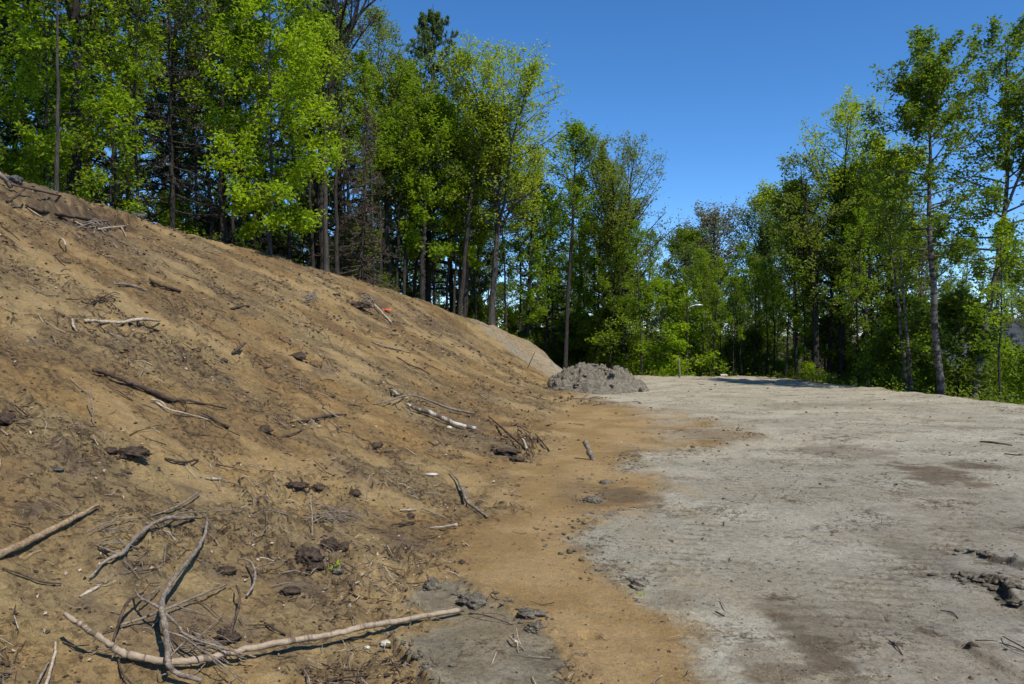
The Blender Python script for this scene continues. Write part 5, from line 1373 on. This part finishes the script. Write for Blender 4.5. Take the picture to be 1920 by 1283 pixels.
# ------------------------------------------------------------------ litter nobody could count
def litter():
    rng = np.random.default_rng(77)
    def scatter(n, ymin, ymax, keep):
        out = np.empty((0, 2))
        while len(out) < n:
            m = n * 3
            y = np.exp(rng.uniform(math.log(ymin), math.log(ymax), m))
            x = rng.uniform(-.72, .70, m) * y
            k = keep(x, y) > rng.random(m)
            out = np.vstack([out, np.stack([x[k], y[k]], -1)])
        return out[:n]
    def hillw(x, y):
        _, z = relief(x, y)
        return np.clip(z['hill'] * (.15 + .85 * z['clump']) + .010 * (z['grey'] + z['slab']) + .02 * z['sand'], 0, 1) * (z['es'] < 0) * (x > np.interp(y, CY, CX) - .5)
    # crumbs of soil: squashed octahedra, each with its own tilt and size
    def padw(x, y):
        _, z = relief(x, y)
        return np.clip((z['grey'] + z['slab']) * sst(-.3, .5, fbm(x * 1.2, y * 1.2, 93, 3)) + .25 * z['sand'], 0, 1) * (z['es'] < 0)
    def crumbs(name, n, s0, s1, mat, label, keep=None, top=3.2):
        p = scatter(n, 2.3, 26, keep or hillw)
        y = p[:, 1]
        z0 = HH(p[:, 0], y)
        s = np.exp(rng.uniform(math.log(s0), math.log(s1), n)) * np.clip(y / 7, .7, top)
        oc = np.array([[1, 0, 0], [0, 1, 0], [-1, 0, 0], [0, -1, 0], [.1, .1, 1], [0, 0, -.6], [.7, .7, .45], [-.7, -.65, .5]])
        fc = np.array([[0, 6, 4], [6, 1, 4], [1, 2, 4], [2, 7, 4], [7, 3, 4], [3, 0, 4], [0, 1, 6], [2, 3, 7], [1, 0, 5], [2, 1, 5], [3, 2, 5], [0, 3, 5]])
        a = rng.uniform(0, 6.28, n)
        B = oc[None] * (1 + rng.normal(0, .22, (n, 8, 3)))
        B = B * np.stack([s * rng.uniform(.7, 1.6, n), s * rng.uniform(.6, 1.1, n), s * rng.uniform(.4, .8, n)], -1)[:, None]
        ca, sa = np.cos(a)[:, None], np.sin(a)[:, None]
        V = np.stack([B[..., 0] * ca - B[..., 1] * sa, B[..., 0] * sa + B[..., 1] * ca, B[..., 2]], -1)
        V = V + np.stack([p[:, 0], y, z0 + s * .15], -1)[:, None]
        F = (fc[None] + (np.arange(n) * 8)[:, None, None]).reshape(-1, 3)
        o = obj(name, np_mesh(name, V.reshape(-1, 3), [F], False), M[mat])
        tag(o, label, None, None, 'stuff')
    crumbs('soil_crumbs', 6500, .005, .019, 'clod_dark', 'dark crumbs of organic soil strewn over the slope')
    crumbs('sand_crumbs', 5000, .005, .022, 'clod_tan', 'tan crumbs of dirt strewn over the slope')
    crumbs('gravel', 3000, .0035, .013, 'clod_grey', 'small gravel and clay crumbs loose on the clearing', padw, 1.3)
    # short broken twigs
    def twigs(name, n, l0, l1, r, mat, label):
        p = scatter(n, 2.3, 26, hillw)
        y = p[:, 1]
        L = np.exp(rng.uniform(math.log(l0), math.log(l1), n)) * np.clip((y / 7) ** .4, .7, 1.6)
        a = rng.uniform(0, 6.28, n)
        q = np.stack([np.cos(a), np.sin(a)], -1)
        side = np.stack([-q[:, 1], q[:, 0]], -1) * (L * rng.normal(0, .08, n))[:, None]
        e0 = p - q * L[:, None] * .5; e1 = p + q * L[:, None] * .5; md = p + side
        lift = rng.random((n, 3)) * np.array([.02, .03, .045])
        P = np.stack([np.column_stack([v, HH(v[:, 0], v[:, 1]) + .004 + lift[:, k]]) for k, v in enumerate((e0, md, e1))], 1)
        rad = r * rng.uniform(.5, 1.5, n) * np.clip((y / 7) ** .5, .7, 1.7)
        V, F = tubes(P, np.stack([rad, rad * .9, rad * .5], -1), 4)
        o = obj(name, np_mesh(name, V, [F], False), M[mat])
        tag(o, label, None, None, 'stuff')
    twigs('twig_litter', 1300, .05, .30, .0040, 'wood_dark', 'small dark broken twigs strewn over the slope')
    twigs('twig_litter', 900, .05, .28, .0035, 'wood_grey', 'small grey broken twigs strewn over the slope')
    twigs('straw_litter', 450, .04, .18, .0030, 'wood_pale', 'thin pale straws and splinters strewn over the slope')
    # curled leaf and chip fragments
    p = scatter(700, 2.3, 26, hillw); n = len(p)
    C = np.column_stack([p, HH(p[:, 0], p[:, 1]) + .012])
    V, F, t = leaves(rng, np.stack([C, C + .001], 1), 1, .034, .0, 0, .6, 1.2)
    k = np.repeat(np.clip((p[:, 1] / 7) ** .6, .7, 2), 4)[:, None]
    cc = np.repeat(C, 4, 0); V = cc + (V - cc) * k
    o = obj('leaf_litter', np_mesh('leaf_litter', V, [F], False), M['wood_pale'])
    tag(o, 'pale dead leaf and wood chip bits strewn over the slope', None, None, 'stuff')
litter()

# pale wood chips big enough to pick out
CH = [(150, 866), (186, 868), (20, 655), (52, 640), (38, 648), (700, 889), (662, 893), (765, 963), (700, 1009), (690, 1013), (748, 1005), (575, 862), (258, 1098), (390, 1095), (366, 1090), (300, 1205), (228, 1180), (176, 1240), (265, 905), (460, 1195),
      (440, 1190), (520, 1215), (690, 1065), (880, 945), (905, 957), (1128, 968), (1165, 1096), (1160, 1088), (606, 1110), (640, 1120), (270, 1185), (205, 1060), (140, 1060), (80, 1065), (38, 1045), (118, 600), (100, 575), (36, 512), (250, 520), (545, 505), (600, 665), (430, 645), (120, 710), (60, 765), (126, 782)]
G_C = 'pale wood chips lying on the dirt'
cme = [lump_mesh(700 + k, 1, .6, .3, .25, 2) for k in range(4)]
for i, (px, py) in enumerate(CH):
    p = at(px, py); r = random.uniform(2, 4.6) * p[1] / FPX
    o = obj('wood_chip', cme[i % 4], M['wood_pale'], None, (p[0], p[1], p[2] + r * .1))
    o.scale = (r, r, r); o.rotation_euler = (random.uniform(-.3, .3), random.uniform(-.3, .3), random.uniform(0, 6.28))
    tag(o, 'small pale wood chip lying loose on the dirt', 'wood chip', G_C)

def weeds():
    rng = np.random.default_rng(91)
    x = rng.uniform(-14, 22, 60000); y = rng.uniform(9, 40, 60000)
    d, sg = seg_dist(x, y, ED)
    xt = np.interp(y, TY, TX); xc = np.interp(y, CY, CX)
    hill = xt - x > .3
    w = np.where(hill, np.exp(-np.abs(xc - x - .9) / .7) * (xc - x > -.1), np.exp(-np.abs(d - 1.0) / .8) * (sg > 0))
    w = w * sst(-.1, .5, fbm(x * .8, y * .8, 92, 3))
    k = rng.random(len(x)) < w
    x, y = x[k], y[k]
    C = np.column_stack([x, y, HH(x, y)])
    top = C + np.column_stack([rng.normal(0, .05, len(x)), rng.normal(0, .05, len(x)), rng.uniform(.08, .40, len(x))])
    V, F, t = leaves(rng, np.stack([C, (C + top) / 2, top], 1), 6, .085, .05, 0, .5, .9)
    o = obj('weeds', np_mesh('weeds', V, [F], False, {'tint': ('POINT', 'FLOAT', t)}), M['leaf_mid'])
    tag(o, 'low weeds and seedlings along the edge of the wood', None, None, 'stuff')
weeds()
